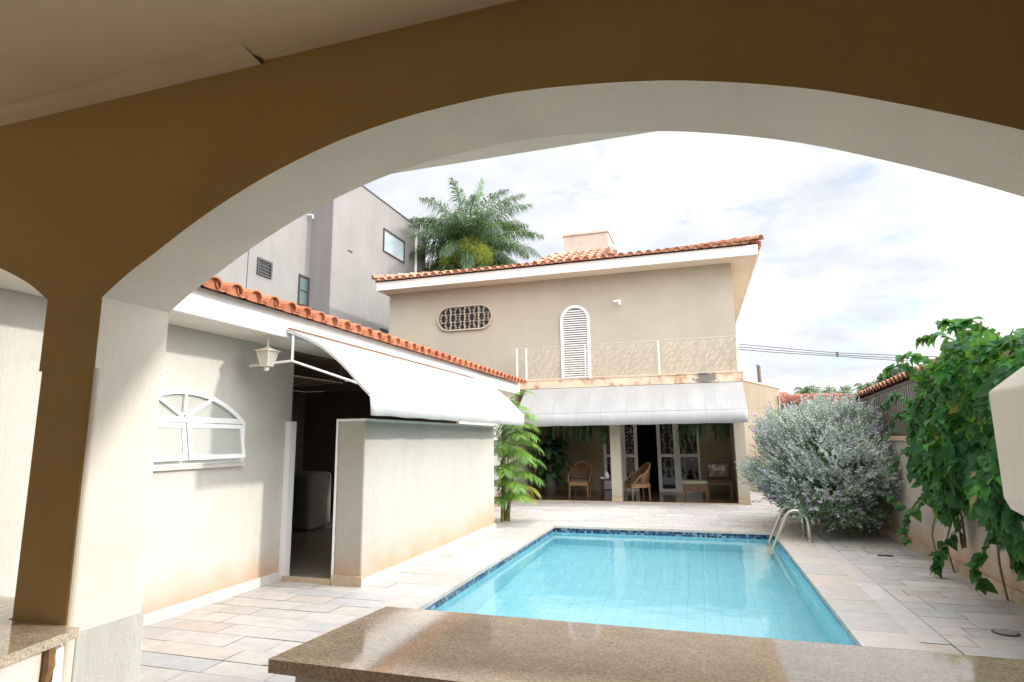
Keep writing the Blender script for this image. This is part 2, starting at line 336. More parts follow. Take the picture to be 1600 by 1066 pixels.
M['dry'] = island_mat('dry_palm_leaf', [(0, (.13, .095, .05)), (.5, (.24, .18, .10)), (1, (.10, .13, .045))], .8, 0, mottle=0, transl=.15)
M['areca'] = island_mat('areca_leaf', [(0, (.06, .17, .02)), (.45, (.11, .27, .035)), (.8, (.19, .34, .055)), (1, (.32, .36, .07))], .4, 0, mottle=0, transl=.35, spec=.5)
M['areca_yellow'] = island_mat('yellowing_areca_leaf', [(0, (.34, .32, .05)), (.5, (.42, .34, .07)), (1, (.25, .30, .05))], .5, 0, mottle=0, transl=.3)
M['sage'] = island_mat('silver_sage_leaf', [(0, (.22, .26, .235)), (.35, (.34, .38, .355)), (.7, (.47, .50, .475)), (1, (.60, .62, .595))], .75, 0, mottle=0, transl=.2, spec=.2)
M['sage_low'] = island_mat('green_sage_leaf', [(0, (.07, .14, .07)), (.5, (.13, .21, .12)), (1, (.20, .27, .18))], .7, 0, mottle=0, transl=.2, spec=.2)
M['lilac'] = island_mat('lilac_flower', [(0, (.44, .25, .58)), (1, (.62, .42, .72))], .7, 0, mottle=0, transl=.3)
M['vine'] = island_mat('vine_leaf', [(0, (.010, .058, .020)), (.45, (.016, .095, .026)), (.8, (.030, .15, .032)), (.985, (.07, .27, .04)), (.989, (.20, .24, .04)), (1, (.24, .20, .05))], .42, .1, 30, .15, 20, transl=.34, spec=.3)
M['fern'] = island_mat('fern_leaf', [(0, (.02, .05, .018)), (1, (.045, .095, .035))], .6, 0, mottle=0, transl=.2)
M['tree_dark'] = island_mat('dark_tree_leaf', [(0, (.022, .05, .032)), (.6, (.04, .075, .05)), (1, (.065, .10, .065))], .6, 0, mottle=0, transl=.15)
M['tree_light'] = island_mat('light_tree_leaf', [(0, (.07, .12, .06)), (.6, (.12, .18, .09)), (1, (.17, .23, .13))], .6, 0, mottle=0, transl=.2)
def granite():
    m, nt, N, L, b = new_mat('brown_granite'); geo = N.new('ShaderNodeNewGeometry'); pos = geo.outputs['Position']
    v = noise(N, L, pos, 85, 8, .75); w = noise(N, L, pos, 9, 6, .6, (1, 1.7, 1)); v2 = noise(N, L, pos, 240, 4, .7)
    c = ramp(N, L, v.outputs['Fac'], [(.30, (.21, .15, .10)), (.43, (.44, .335, .225)), (.55, (.63, .50, .365)), (.70, (.74, .64, .50))]).outputs[0]
    c = mixc(N, L, .45, c, ramp(N, L, v2.outputs['Fac'], [(.35, .45), (.62, 1.25)]).outputs[0], 'MULTIPLY')
    c = mixc(N, L, .35, c, ramp(N, L, w.outputs['Fac'], [(.32, .55), (.68, 1.2)]).outputs[0], 'MULTIPLY')
    L.new(c, b.inputs['Base Color']); b.inputs['Roughness'].default_value = .07; b.inputs['IOR'].default_value = 2.15
    return m
M['granite'] = granite()
def mosaic():
    m, nt, N, L, b = new_mat('blue_glass_mosaic'); tc = N.new('ShaderNodeNewGeometry')
    sp = N.new('ShaderNodeSeparateXYZ'); L.new(tc.outputs['Position'], sp.inputs[0])
    ad = N.new('ShaderNodeMath'); L.new(sp.outputs[0], ad.inputs[0]); L.new(sp.outputs[1], ad.inputs[1])
    cb = N.new('ShaderNodeCombineXYZ'); L.new(ad.outputs[0], cb.inputs[0]); L.new(sp.outputs[2], cb.inputs[1])
    sc = N.new('ShaderNodeVectorMath'); sc.operation = 'SCALE'; sc.inputs['Scale'].default_value = 25; L.new(cb.outputs[0], sc.inputs[0])
    fl = N.new('ShaderNodeVectorMath'); fl.operation = 'FLOOR'; L.new(sc.outputs[0], fl.inputs[0])
    wn = N.new('ShaderNodeTexWhiteNoise'); wn.noise_dimensions = '2D'; L.new(fl.outputs[0], wn.inputs['Vector'])
    c = ramp(N, L, wn.outputs['Value'], [(0, (.012, .03, .07)), (.25, (.022, .055, .13)), (.5, (.05, .115, .22)), (.72, (.12, .20, .29)), (.9, (.30, .37, .42)), (1, (.03, .035, .05))]).outputs[0]
    L.new(c, b.inputs['Base Color']); b.inputs['Roughness'].default_value = .15; return m
M['mosaic'] = mosaic()
def pool_tile():
    m, nt, N, L, b = new_mat('aqua_pool_tile'); geo = N.new('ShaderNodeNewGeometry'); sp = N.new('ShaderNodeSeparateXYZ'); L.new(geo.outputs['Position'], sp.inputs[0])
    # grout on a 20 cm grid along each wall and the floor
    lines = None
    for k in range(3):
        d = N.new('ShaderNodeMath'); d.operation = 'PINGPONG'; sh = N.new('ShaderNodeMath'); sh.operation = 'ADD'; L.new(sp.outputs[k], sh.inputs[0]); sh.inputs[1].default_value = .0631 + 10
        L.new(sh.outputs[0], d.inputs[0]); d.inputs[1].default_value = .1
        lt = N.new('ShaderNodeMath'); lt.operation = 'LESS_THAN'; L.new(d.outputs[0], lt.inputs[0]); lt.inputs[1].default_value = .0045
        if lines is None: lines = lt
        else:
            mx = N.new('ShaderNodeMath'); mx.operation = 'MAXIMUM'; L.new(lines.outputs[0], mx.inputs[0]); L.new(lt.outputs[0], mx.inputs[1]); lines = mx
    sc = N.new('ShaderNodeVectorMath'); sc.operation = 'SCALE'; sc.inputs['Scale'].default_value = 5; L.new(geo.outputs['Position'], sc.inputs[0])
    fl = N.new('ShaderNodeVectorMath'); fl.operation = 'FLOOR'; L.new(sc.outputs[0], fl.inputs[0]); wn = N.new('ShaderNodeTexWhiteNoise'); L.new(fl.outputs[0], wn.inputs['Vector'])
    c = ramp(N, L, wn.outputs['Value'], [(0, (.38, .76, .84)), (1, (.43, .80, .87))]).outputs[0]
    c = mixc(N, L, lines.outputs[0], c, (.27, .63, .75))
    L.new(c, b.inputs['Base Color']); b.inputs['Roughness'].default_value = .3; return m
M['pool_tile'] = pool_tile()
def water():
    m, nt, N, L, b = new_mat('pool_water'); N.remove(b); g = N.new('ShaderNodeBsdfGlass'); g.inputs['IOR'].default_value = 1.33; g.inputs['Roughness'].default_value = 0.0
    g.inputs['Color'].default_value = (.97, 1, 1, 1)
    geo = N.new('ShaderNodeNewGeometry'); n = noise(N, L, geo.outputs['Position'], 2.2, 3, .5); bp = N.new('ShaderNodeBump'); bp.inputs['Strength'].default_value = .10; bp.inputs['Distance'].default_value = .05
    L.new(n.outputs['Fac'], bp.inputs['Height']); L.new(bp.outputs[0], g.inputs['Normal']); L.new(g.outputs[0], N['Material Output'].inputs['Surface']); return m
M['water'] = water()

# ------------------------------------------------------------------ ground, paving, pool
PX0, PX1, PY0, PY1 = -2.72, 1.13, 4.3, 11.25           # pool opening
WATER_Z = -0.105
def frame_sheet(z, X0, X1, Y0, Y1, hx0, hx1, hy0, hy1):
    mb = MB()
    for (a, b, c, d) in ((X0, X1, Y0, hy0), (X0, X1, hy1, Y1), (X0, hx0, hy0, hy1), (hx1, X1, hy0, hy1)):
        mb.quad((a, c, z), (b, c, z), (b, d, z), (a, d, z))
    return mb
structure(frame_sheet(-.016, -400, 400, -60, 900, PX0-.02, PX1+.02, PY0-.02, PY1+.02).build('ground', M['earth']))
structure(frame_sheet(-.007, -8.6, 2.84, 2.0, 19.9, PX0-.02, PX1+.02, PY0-.02, PY1+.02).build('paving_bed', M['mortar']))
def slab(mb, x0, x1, y0, y1, z=0.0, g=.003):
    j = lambda: random.uniform(-.002, .002); dz = random.uniform(-.0015, .0015)
    mb.quad((x0+g+j(), y0+g+j(), z+dz), (x1-g+j(), y0+g+j(), z+dz), (x1-g+j(), y1-g+j(), z+dz), (x0+g+j(), y1-g+j(), z+dz))
def rows(mb, X0, X1, Y0, Y1, h=.25, lo=.34, hi=.85):
    y = Y0
    while y < Y1-.02:
        hh = min(h*random.uniform(.9, 1.12), Y1-y)
        if Y1-y-hh < .09: hh = Y1-y
        x = X0 - random.uniform(0, .5)
        while x < X1-.001:
            w = random.uniform(lo, hi); a, b = max(x, X0), min(x+w, X1)
            if X1-b < .12: b = X1; w = b-x
            if b-a > .03: slab(mb, a, b, y, y+hh)
            x += w
        y += hh
CW = .42
mb = MB()
rows(mb, -4.85, 2.83, 2.42, PY0-CW)                     # before the pool
rows(mb, -4.85, PX0-CW, PY0-CW, PY1+CW)                 # left of it
rows(mb, 1.77, 2.83, PY0-CW, PY1+CW, .25, .3, .8)       # right of it
rows(mb, -4.85, 2.83, PY1+CW, 15.62, .24, .3, .8)      # up to the house
rows(mb, 1.1, 2.83, 15.62, 19.8, .24, .3, .8)
y = PY0-CW
while y < PY1+CW-.01:                                   # narrow pale strip beside the coping
    l = min(random.uniform(.7, 1.3), PY1+CW-y); slab(mb, PX1+CW, 1.77, y, y+l); y += l
structure(mb.build('paving', M['slabs']))
pool = thing('swimming_pool', 'rectangular swimming pool of pale blue tile set in the sandstone terrace', 'pool', (-.8, 7.8, 0))
mb = MB(); T = .03
for (x0, x1, y0, y1, ax) in ((PX0-CW, PX0+T, PY0-CW, PY1+CW, 'y'), (PX1-T, PX1+CW, PY0-CW, PY1+CW, 'y'), (PX0+T, PX1-T, PY0-CW, PY0+T, 'x'), (PX0+T, PX1-T, PY1-T, PY1+CW, 'x')):
    a, b = (y0, y1) if ax == 'y' else (x0, x1); q = a
    while q < b-.01:
        l = random.uniform(.40, .62)
        if b-q-l < .3: l = b-q
        g = .003
        if ax == 'y': mb.box(x0, x1, q+g, q+l-g, -.035, .004+random.uniform(0, .002))
        else: mb.box(q+g, q+l-g, y0, y1, -.035, .004+random.uniform(0, .002))
        q += l
mb.build('coping', M['coping'], pool)
mb = MB(); zb, zt = -.17, -.035
mb.quad((PX0, PY0, zb), (PX0, PY0, zt), (PX0, PY1, zt), (PX0, PY1, zb)); mb.quad((PX1, PY1, zb), (PX1, PY1, zt), (PX1, PY0, zt), (PX1, PY0, zb))
mb.quad((PX0, PY1, zb), (PX0, PY1, zt), (PX1, PY1, zt), (PX1, PY1, zb)); mb.quad((PX1, PY0, zb), (PX1, PY0, zt), (PX0, PY0, zt), (PX0, PY0, zb))
mb.build('mosaic_band', M['mosaic'], pool)
mb = MB(); zf = -1.35; zt = -.17
mb.quad((PX0, PY0, zf), (PX0, PY0, zt), (PX0, PY1, zt), (PX0, PY1, zf)); mb.quad((PX1, PY1, zf), (PX1, PY1, zt), (PX1, PY0, zt), (PX1, PY0, zf))
mb.quad((PX0, PY1, zf), (PX0, PY1, zt), (PX1, PY1, zt), (PX1, PY1, zf)); mb.quad((PX1, PY0, zf), (PX1, PY0, zt), (PX0, PY0, zt), (PX0, PY0, zf))
mb.quad((PX0, PY0, zf), (PX1, PY0, zf), (PX1, PY1, zf), (PX0, PY1, zf))
mb.build('basin', M['pool_tile'], pool)
for x in (-1.85, .12):
    MB().box(x-.07, x+.07, PY1-.012, PY1-.001, -.135, -.095).build('overflow_slot', M['dark'], pool)
mb = MB(); n = 2
mb.quad((PX0, PY0, WATER_Z), (PX1, PY0, WATER_Z), (PX1, PY1, WATER_Z), (PX0, PY1, WATER_Z))
structure(mb.build('pool_water', M['water']))

# ladder: two bent rails at the far right end of the pool
lad = thing('pool_ladder', 'bent steel ladder rails rising over the far right end of the pool', 'pool ladder', (1.5, 10.6, 0))
for yy in (10.36, 10.90):
    pts = [(1.53, yy, 0.0), (1.53, yy, .22)]
    for k in range(0, 11):
        a = math.pi*k/10*.86; pts.append((1.36 + .17*math.cos(a), yy, .27 + .20*math.sin(a)))
    pts += [(1.10, yy, .12), (1.0, yy, -.1), (.97, yy, -.5), (.97, yy, -.95)]
    r = MB().tube(pts, .025, 12).build('handrail', M['steel'], lad, smooth=True)
    MB().lathe([(.05, .002), (.05, .012), (.028, .03)], (1.53, yy, .004), 14).build('foot_flange', M['steel'], r)
for z in (-.16, -.42, -.68):
    MB().box(.93, 1.01, 10.37, 10.89, z, z+.03).build('step', M['steel'], lad, bevel=.008)
def floor_drain(x, y, r, label):
    d = thing('floor_drain', label, 'drain', (x, y, 0))
    MB().lathe([(r*1.18, 0), (r*1.18, .006), (r, .006)], (x, y, .002), 24).build('rim', M['iron_dark'], d)
    mb = MB()
    for k in range(-3, 4):
        hw = math.sqrt(max(.0, 1-(k/3.6)**2))*r*.95; mb.box(x-hw, x+hw, y+k*r/3.6-.006, y+k*r/3.6+.006, .009, .014)
    mb.build('grate', M['iron_grey'], d)
floor_drain(2.29, 6.10, .08, 'round drain grate in the paving near the right boundary wall, closest to the camera')
d = thing('slot_drain', 'small dark slot drain in the paving halfway along the right wall', 'drain', (2.3, 9.44, 0))
MB().box(2.21, 2.39, 9.40, 9.48, .001, .007).build('frame', M['iron_dark'], d)
mb = MB()
for k in range(5): mb.box(2.225+.034*k, 2.245+.034*k, 9.41, 9.47, .0075, .010)
mb.build('grate', M['dark'], d)

# ------------------------------------------------------------------ the porch the picture is taken from
ARCH = [(-2.628, 2.285), (-2.49, 2.38), (-2.346, 2.46), (-2.091, 2.60), (-1.817, 2.722), (-1.579, 2.803), (-1.353, 2.862), (-1.10, 2.903), (-.85, 2.922), (-.63, 2.926), (-.359, 2.905),
        (-.056, 2.861), (.2, 2.80), (.431, 2.728), (.60, 2.66), (.80, 2.57), (.974, 2.485), (1.16, 2.385), (1.33, 2.285)]
def catmull(P, n):
    out = []
    for i in range(len(P)-1):
        p0, p1, p2, p3 = P[max(i-1, 0)], P[i], P[i+1], P[min(i+2, len(P)-1)]
        for k in range(n):
            t = k/n
            out.append(tuple(.5*((2*p1[j]) + (-p0[j]+p2[j])*t + (2*p0[j]-5*p1[j]+4*p2[j]-p3[j])*t*t + (-p0[j]+3*p1[j]-3*p2[j]+p3[j])*t**3) for j in range(len(p1))))
    out.append(P[-1]); return out
AY0, AY1 = 2.0, 2.37
porch = thing('arched_porch', 'tan arched porch in the foreground with a flat plaster ceiling', 'porch', (-.65, 2.0, 0))
arc = catmull(ARCH, 4)
left = [(-4.915+.001*0, 2.30), (-4.77, 2.395), (-4.54, 2.50), (-4.2, 2.62), (-3.95, 2.645), (-3.70, 2.62), (-3.36, 2.50), (-3.13, 2.395), (-2.985, 2.30)]
left = catmull([(-4.85, 2.30)] + left[1:], 4)
w = MB()
segs = [[(-6.2, 1.95), (-4.86, 1.95)], [(-4.86, 2.30)] + left, [(-2.985, 1.95), (-2.628, 1.95)], arc, [(1.33, 1.95), (3.9, 1.95)]]
lastx = None
for sg in segs:
    for (p, q) in zip(sg[:-1], sg[1:]):
        w.cur = 0; w.quad((p[0], AY0, p[1]), (q[0], AY0, q[1]), (q[0], AY0, 3.32), (p[0], AY0, 3.32))
        w.cur = 1; w.quad((q[0], AY1, q[1]), (p[0], AY1, p[1]), (p[0], AY1, 3.68), (q[0], AY1, 3.68))
        w.quad((p[0], AY1, p[1]), (q[0], AY1, q[1]), (q[0], AY0, q[1]), (p[0], AY0, p[1]))
for (x, z0, z1, sgn) in ((-2.985, 1.95, 2.30, -1), (-2.628, 1.95, 2.285, 1), (1.33, 1.95, 2.285, -1), (-4.86, 1.95, 2.30, 1)):
    q = [(x, AY0, z0), (x, AY1, z0), (x, AY1, z1), (x, AY0, z1)]; w.quad(*(q if sgn > 0 else q[::-1]))
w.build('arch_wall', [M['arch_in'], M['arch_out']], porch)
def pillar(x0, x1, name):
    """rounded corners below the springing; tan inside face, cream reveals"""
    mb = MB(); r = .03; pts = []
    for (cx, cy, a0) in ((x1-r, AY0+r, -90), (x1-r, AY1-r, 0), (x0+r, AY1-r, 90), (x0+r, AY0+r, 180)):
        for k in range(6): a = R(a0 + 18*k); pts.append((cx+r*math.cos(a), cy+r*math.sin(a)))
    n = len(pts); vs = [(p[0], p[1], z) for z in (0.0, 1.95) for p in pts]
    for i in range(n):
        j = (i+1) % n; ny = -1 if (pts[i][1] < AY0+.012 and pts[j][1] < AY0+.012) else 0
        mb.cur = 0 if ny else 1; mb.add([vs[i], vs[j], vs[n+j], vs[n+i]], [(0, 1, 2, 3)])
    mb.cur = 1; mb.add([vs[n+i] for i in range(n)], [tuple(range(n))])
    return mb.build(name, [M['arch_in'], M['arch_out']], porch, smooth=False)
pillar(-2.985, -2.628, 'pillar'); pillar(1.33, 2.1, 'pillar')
mb = MB(); mb.prism([(-2.9, 2.04), (-2.622, 2.04), (-2.622, 2.376), (-2.9, 2.376)], 'z', 0, .80); mb.build('plinth', M['plinth'], porch, bevel=.006)
MB().box(-6.2, 3.9, -4.0, AY0, 3.32, 3.5).build('ceiling', M['ceiling'], porch)
# a lower skim of plaster that stops short along the joint of ceiling and wall
mb = MB(); pr = [(AY0-.001, 3.304), (AY0-.025, 3.305), (AY0-.07, 3.310), (AY0-.115, 3.3188), (AY0-.001, 3.3188)]
xs = [-4.9+.08*k for k in range(0, 39)] + [-1.80]
vs = []; fs = []
for i, x in enumerate(xs):
    jit = random.uniform(-.006, .006)
    for (yy, zz) in pr[:4]: vs.append((x, yy - (.012*math.sin(x*2.1)+jit if yy < AY0-.10 else 0), zz))
for i in range(len(xs)-1):
    for k in range(3): fs.append((i*4+k, i*4+k+1, (i+1)*4+k+1, (i+1)*4+k))
fs.append(tuple((len(xs)-1)*4+k for k in (0, 1, 2, 3)))
mb.add(vs, fs); mb.build('plaster_skim', M['ceiling'], porch)
mb = MB(); vs = []
for k in range(9):
    t = k/8; vs.append((-1.80+.012*math.sin(5*t)-.05*t*t, AY0-.002-.09*t, 3.318)); 
mb.tube(vs, [.008, .010, .009, .006, .004, .003, .002, .0015, .001], 6); mb.build('plaster_crack', M['utility'], porch)
mb = MB(); mb.add([(-1.80, AY0-.002, 3.3192), (-1.56, AY0-.002, 3.3155), (-1.52, AY0-.05, 3.316), (-1.56, AY0-.12, 3.3185), (-1.80, AY0-.06, 3.3192)], [(4, 3, 2, 1, 0)]); mb.build('plaster_patch', M['ceiling'], porch)
mb = MB(); mb.box(3.9, 4.05, -4.0, AY1, 0, 3.5); mb.box(-6.35, 4.05, -4.15, -4.0, 0, 3.5); mb.build('side_wall', M['interior'], porch)
mb = MB(); mb.box(-6.35, 4.05, -4.15, AY1-.01, 3.69, 3.80); mb.build('roof_slab', M['concrete'], porch)
mb = MB(); mb.box(-5.2, 3.9, AY1, 3.17, 3.29, 3.52); mb.build('eave', M['arch_out'], porch, bevel=.01)
structure(MB().box(-6.2, 3.9, -4.0, 2.42, -.15, .004).build('porch_floor', M['floor_porch']))

# counters
bar = thing('bar_counter', 'polished brown granite bar counter standing in the arch in front of the pool', 'counter', (-.1, 2.2, 0))
mb = MB(); mb.prism([(-1.497, 1.874), (1.329, 1.868), (1.329, 2.55), (-1.425, 2.583)], 'z', .805, .85); mb.build('countertop', M['granite'], bar, bevel=.006)
MB().box(-1.42, 1.32, 1.93, 2.50, 0.0, .8045).build('base', M['arch_out'], bar)
lc = thing('side_counter', 'brown granite side counter running under the left pillar with a cream front', 'counter', (-3.6, 1.8, 0))
mb = MB(); mb.prism([(-6.1, .9), (-2.42, .9), (-2.42, 1.30), (-2.55, 1.995), (-2.99, 1.995), (-2.99, 2.28), (-4.84, 2.28), (-4.84, 1.995), (-6.1, 1.995)], 'z', .80, .84); mb.build('countertop', M['granite'], lc, bevel=.005)
mb = MB(); mb.prism([(-6.0, .95), (-2.49, .95), (-2.49, 1.30), (-2.622, 1.985), (-6.0, 1.985)], 'z', .0, .7995); mb.build('base', M['arch_out'], lc)
mb = MB()                                                # drawer board on the end of the base
d0 = Vector((-2.49, 1.30, 0)); d1 = Vector((-2.60, 1.84, 0)); dn = Vector((.98, .19, 0)).normalized(); dd = (d1-d0).normalized()
for (z0, z1, off) in ((.70, .79, .018), (.30, .685, .010)):
    c = (d0+d1)/2 + dn*off/2 + Vector((0, 0, (z0+z1)/2)); mb.obox(c, (dd, dn, (0, 0, 1)), (d1-d0).length/2, off/2, (z1-z0)/2)
mb.build('front_panel', M['white_weather'], lc, bevel=.004)
mb = MB(); k0 = []
for k in range(10):
    z = .795-.085*k; wv = .012*math.sin(k*1.7)+.006*math.cos(k*3.1); k0.append((-2.597+wv, 1.905+.008*math.sin(k*2.2), z))
mb.tube(k0, [.018+.006*math.sin(k*2.3) for k in range(10)], 7); mb.build('worn_post', M['wicker'], lc)
mb = MB(); mb.prism([(1.925, .0), (1.975, .0), (1.972, .5), (1.962, .775), (1.93, .77), (1.922, .5)], 'x', -2.622, -2.585); mb.build('pale_strip', M['white'], lc)

# barbecue at the right end of the arch, outside
bq = thing('barbecue', 'cream barbecue hood on a rough stone pier at the right edge', 'barbecue', (1.7, 3.0, 0))
mb = MB()
base = [(1.30, 2.62), (2.2, 2.62), (2.2, 3.30), (1.30, 3.30)]
def ring(ix, iy, z, ddz=0): return [(1.30+ix, 2.62+iy, z-ddz), (2.25, 2.62+iy, z-ddz), (2.25, 3.30-iy, z), (1.30+ix, 3.30-iy, z)]
rg = [ring(.06, .05, 1.235, .05), ring(.015, .012, 1.27, .05), ring(0, 0, 1.32, .04), ring(0, 0, 1.795, 0.0), ring(.42, .18, 2.16)]
vs = [p for r_ in rg for p in r_]; fs = []
for i in range(len(rg)-1):
    for k in range(4): fs.append((i*4+k, i*4+(k+1) % 4, (i+1)*4+(k+1) % 4, (i+1)*4+k))
fs.append((3, 2, 1, 0)); fs.append(tuple(16+k for k in range(4))); mb.add(vs, fs)
mb.build('hood', M['arch_out'], bq, bevel=.012)
mb = MB(); vs = []; fs = []
zs = [0, .3, .6, .9, 1.22]
for i, z in enumerate(zs):
    for (x, y) in ((1.345, 2.72), (2.2, 2.72), (2.2, 3.25), (1.345, 3.25)): vs.append((x + (.03*(1.22-z) if x < 2 else 0) + random.uniform(-.012, .012), y+random.uniform(-.01, .01), z))
for i in range(len(zs)-1):
    for k in range(4): fs.append((i*4+k, i*4+(k+1) % 4, (i+1)*4+(k+1) % 4, (i+1)*4+k))
mb.add(vs, fs); mb.build('stone_pier', plain('rough_pier_stone', (.27, .225, .18), .95, .35, 14, bump=.9, bscale=30), bq)

# ------------------------------------------------------------------ clay tiles
def clay_tiles(mb, O, u, v, nrm, span, nc, pitch=.24, course=.38, r=.088):
    O, u, v, nrm = Vector(O), Vector(u).normalized(), Vector(v).normalized(), Vector(nrm).normalized()
    for k in range(nc):
        a0, a1 = span((k+.5)*course)
        j0, j1 = math.ceil(a0/pitch-.5), math.floor(a1/pitch-.5)
        for j in range(j0, j1+1):
            for kind in (0, 1):
                cu = (j+(.5 if kind == 0 else 0))*pitch + random.uniform(-.006, .006)
                s0 = k*course - (.03 if kind == 0 else .0) + random.uniform(-.008, .008); s1 = (k+1)*course + .05
                h0, h1 = ((.050, .026) if kind == 0 else (.022, .0)); ra, rb = (r, r*.84)
                vs = []; ns = 7; tilt = random.uniform(-.05, .05)
                for (s, h, rr) in ((s0, h0, ra), (s1, h1, rb)):
                    for lay in (0, .014):
                        for q in range(ns):
                            a = math.pi*q/(ns-1); x = math.cos(a)*(rr-lay); z = math.sin(a)*(rr-lay)*.92
                            if kind: z = .085 - z
                            vs.append(O + u*(cu + x + tilt*(s-s0)) + v*s + nrm*(h+z))
                fs = []
                for q in range(ns-1):
                    fs.append((q, q+1, 2*ns+q+1, 2*ns+q)); fs.append((ns+q+1, ns+q, 3*ns+q, 3*ns+q+1))
                    fs.append((q+1, q, ns+q, ns+q+1)); fs.append((2*ns+q, 2*ns+q+1, 3*ns+q+1, 3*ns+q))
                for e in (0, ns-1): fs.append((e, 2*ns+e, 3*ns+e, ns+e) if e == 0 else (2*ns+e, e, ns+e, 3*ns+e))
                mb.add(vs, fs)
                if kind == 0 and k == 0:                   # mortar plug in the mouth of the eave tile
                    pv = [O + u*(cu+math.cos(math.pi*q/6)*(ra-.02)) + v*(.006+random.uniform(-.004, .01)) + nrm*(h0+math.sin(math.pi*q/6)*(ra-.022)*.92-(.03 if q in (0, 6) else 0)) for q in range(7)]
                    mb.add(pv, [tuple(range(7))])
    return mb
def ridge_caps(mb, a, b, r=.11, l=.4):
    a, b = Vector(a), Vector(b); d = (b-a); n = int(d.length/l); d.normalize(); s = d.cross(Vector((0, 0, 1))).normalized(); up = s.cross(d)
    for i in range(n):
        vs = []; fs = []; ns = 7
        for (t, rr, h) in ((i*l-.03, r, .02), ((i+1)*l+.02, r*.86, 0)):
            for lay in (0, .015):
                for q in range(ns): an = math.pi*q/(ns-1); vs.append(a+d*t+s*math.cos(an)*(rr-lay)+up*(math.sin(an)*(rr-lay)+h))
        for q in range(ns-1): fs += [(q, q+1, 2*ns+q+1, 2*ns+q), (ns+q+1, ns+q, 3*ns+q, 3*ns+q+1), (q+1, q, ns+q, ns+q+1)]
        mb.add(vs, fs)

# ------------------------------------------------------------------ low building on the left
sb = thing('side_building', 'low cream building with an orange clay tile eave along the left of the pool', 'building', (-6.7, 8, 0))
WX = -4.85
MB().prism([(WX-.16, 2.38), (WX, 2.38), (WX, 6.28), (-8.6, 6.28), (-8.6, 6.12), (WX-.16, 6.12)], 'z', 0, 2.75).build('wall', M['wall_side'], sb)
MB().box(WX-.16, WX, 11.76, 15.55, 0, 2.75).build('wall', M['wall_side'], sb)
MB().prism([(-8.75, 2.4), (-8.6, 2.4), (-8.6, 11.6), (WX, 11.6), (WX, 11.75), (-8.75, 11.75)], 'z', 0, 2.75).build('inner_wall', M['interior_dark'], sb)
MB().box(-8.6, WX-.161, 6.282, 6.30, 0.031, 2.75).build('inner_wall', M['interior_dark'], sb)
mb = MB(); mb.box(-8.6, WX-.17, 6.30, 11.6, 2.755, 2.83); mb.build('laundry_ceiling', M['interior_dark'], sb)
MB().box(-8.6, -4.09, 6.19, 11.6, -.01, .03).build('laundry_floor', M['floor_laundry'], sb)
mb = MB(); mb.box(WX+.001-.0, -4.24, 2.38, 14.25, 2.752, 2.80); mb.build('soffit', M['soffit'], sb)
mb = MB(); mb.box(-4.30, -4.235, 2.38, 14.25, 2.74, 3.005); mb.box(WX, -4.30, 14.20, 14.25, 2.74, 3.005); fas = mb.build('fascia', M['white'], sb, bevel=.006)
PT = math.atan(.27)
mb = clay_tiles(MB(), (-4.10, 2.40, 2.955), (0, 1, 0), (-math.cos(PT), 0, math.sin(PT)), (math.sin(PT), 0, math.cos(PT)), lambda s: (0, 11.9), 11, .262, .4, .096)
rf = mb.build('roof', M['tile'], sb)
mb = MB(); mb.prism([(-4.30, 2.985), (-8.8, 2.985+4.5*.27), (-8.8, 2.85), (-4.30, 2.85)], 'y', 2.42, 14.22); mb.build('roof_deck', M['wood'], sb)
mb = MB(); y = 2.4
while y < 6.28:
    l = min(random.uniform(.55, .9), 6.28-y); mb.box(WX, WX+.022, y+.002, y+l-.002, 0, .10+random.uniform(-.004, .004)); y += l
mb.build('baseboard', M['stone_trim'], sb)
# arched window with two tilted sashes and a fan light
win = MB(); WY0, WY1, WZ0, WZT, WZA = 3.80, 5.44, 1.40, 1.83, 2.13
wc = (WY0+WY1)/2; hw = (WY1-WY0)/2
def seg_arch(off, n=24):
    rise = WZA-WZT; Rr = (hw*hw+rise*rise)/(2*rise); a = math.asin(hw/Rr); cz = WZA-Rr
    return [(wc+(Rr-off)*math.sin(-a+2*a*k/n), cz+(Rr-off)*math.cos(-a+2*a*k/n)) for k in range(n+1)]
o_ = seg_arch(0); i_ = seg_arch(.042)
i_ = [(min(max(p[0], WY0+.05), WY1-.05), max(p[1], WZT+.0)) for p in i_]
x0, x1 = WX+.002, WX+.045
for a, b, c, d in zip(o_[:-1], o_[1:], i_[:-1], i_[1:]):
    win.add([(x0, *a), (x0, *b), (x0, *d), (x0, *c), (x1, *a), (x1, *b), (x1, *d), (x1, *c)], [(4, 7, 6, 5), (0, 1, 5, 4), (2, 3, 7, 6)])
for (a, b, c, d) in ((WY0, WY0+.05, WZ0, WZT), (WY1-.05, WY1, WZ0, WZT), (WY0+.05, WY1-.05, WZ0, WZ0+.05), (WY0+.05, WY1-.05, WZT-.02, WZT+.035)): win.box(x0, x1+(.006 if c > WZ0+.1 else .003), a, b, c, d)
for ang in (-60, 0, 60):
    p0 = Vector((WX+.025, wc, WZT+.03)); rr = .225 if ang == 0 else .365
    p1 = p0 + Vector((0, math.sin(R(ang))*rr, math.cos(R(ang))*rr)); dv = (p1-p0).normalized()
    win.obox((p0+p1)/2, (dv, Vector((1, 0, 0)), dv.cross(Vector((1, 0, 0)))), (p1-p0).length/2, .014, .015)
wf = win.build('window', M['white'], sb)
mb = MB(); mb.prism([(WY0+.03, WZ0+.02), (WY1-.03, WZ0+.02), (WY1-.03, WZT)] + [p for p in i_[::-1]] + [(WY0+.03, WZT)], 'x', WX+.004, WX+.012); mb.build('pane', M['frost'], wf)
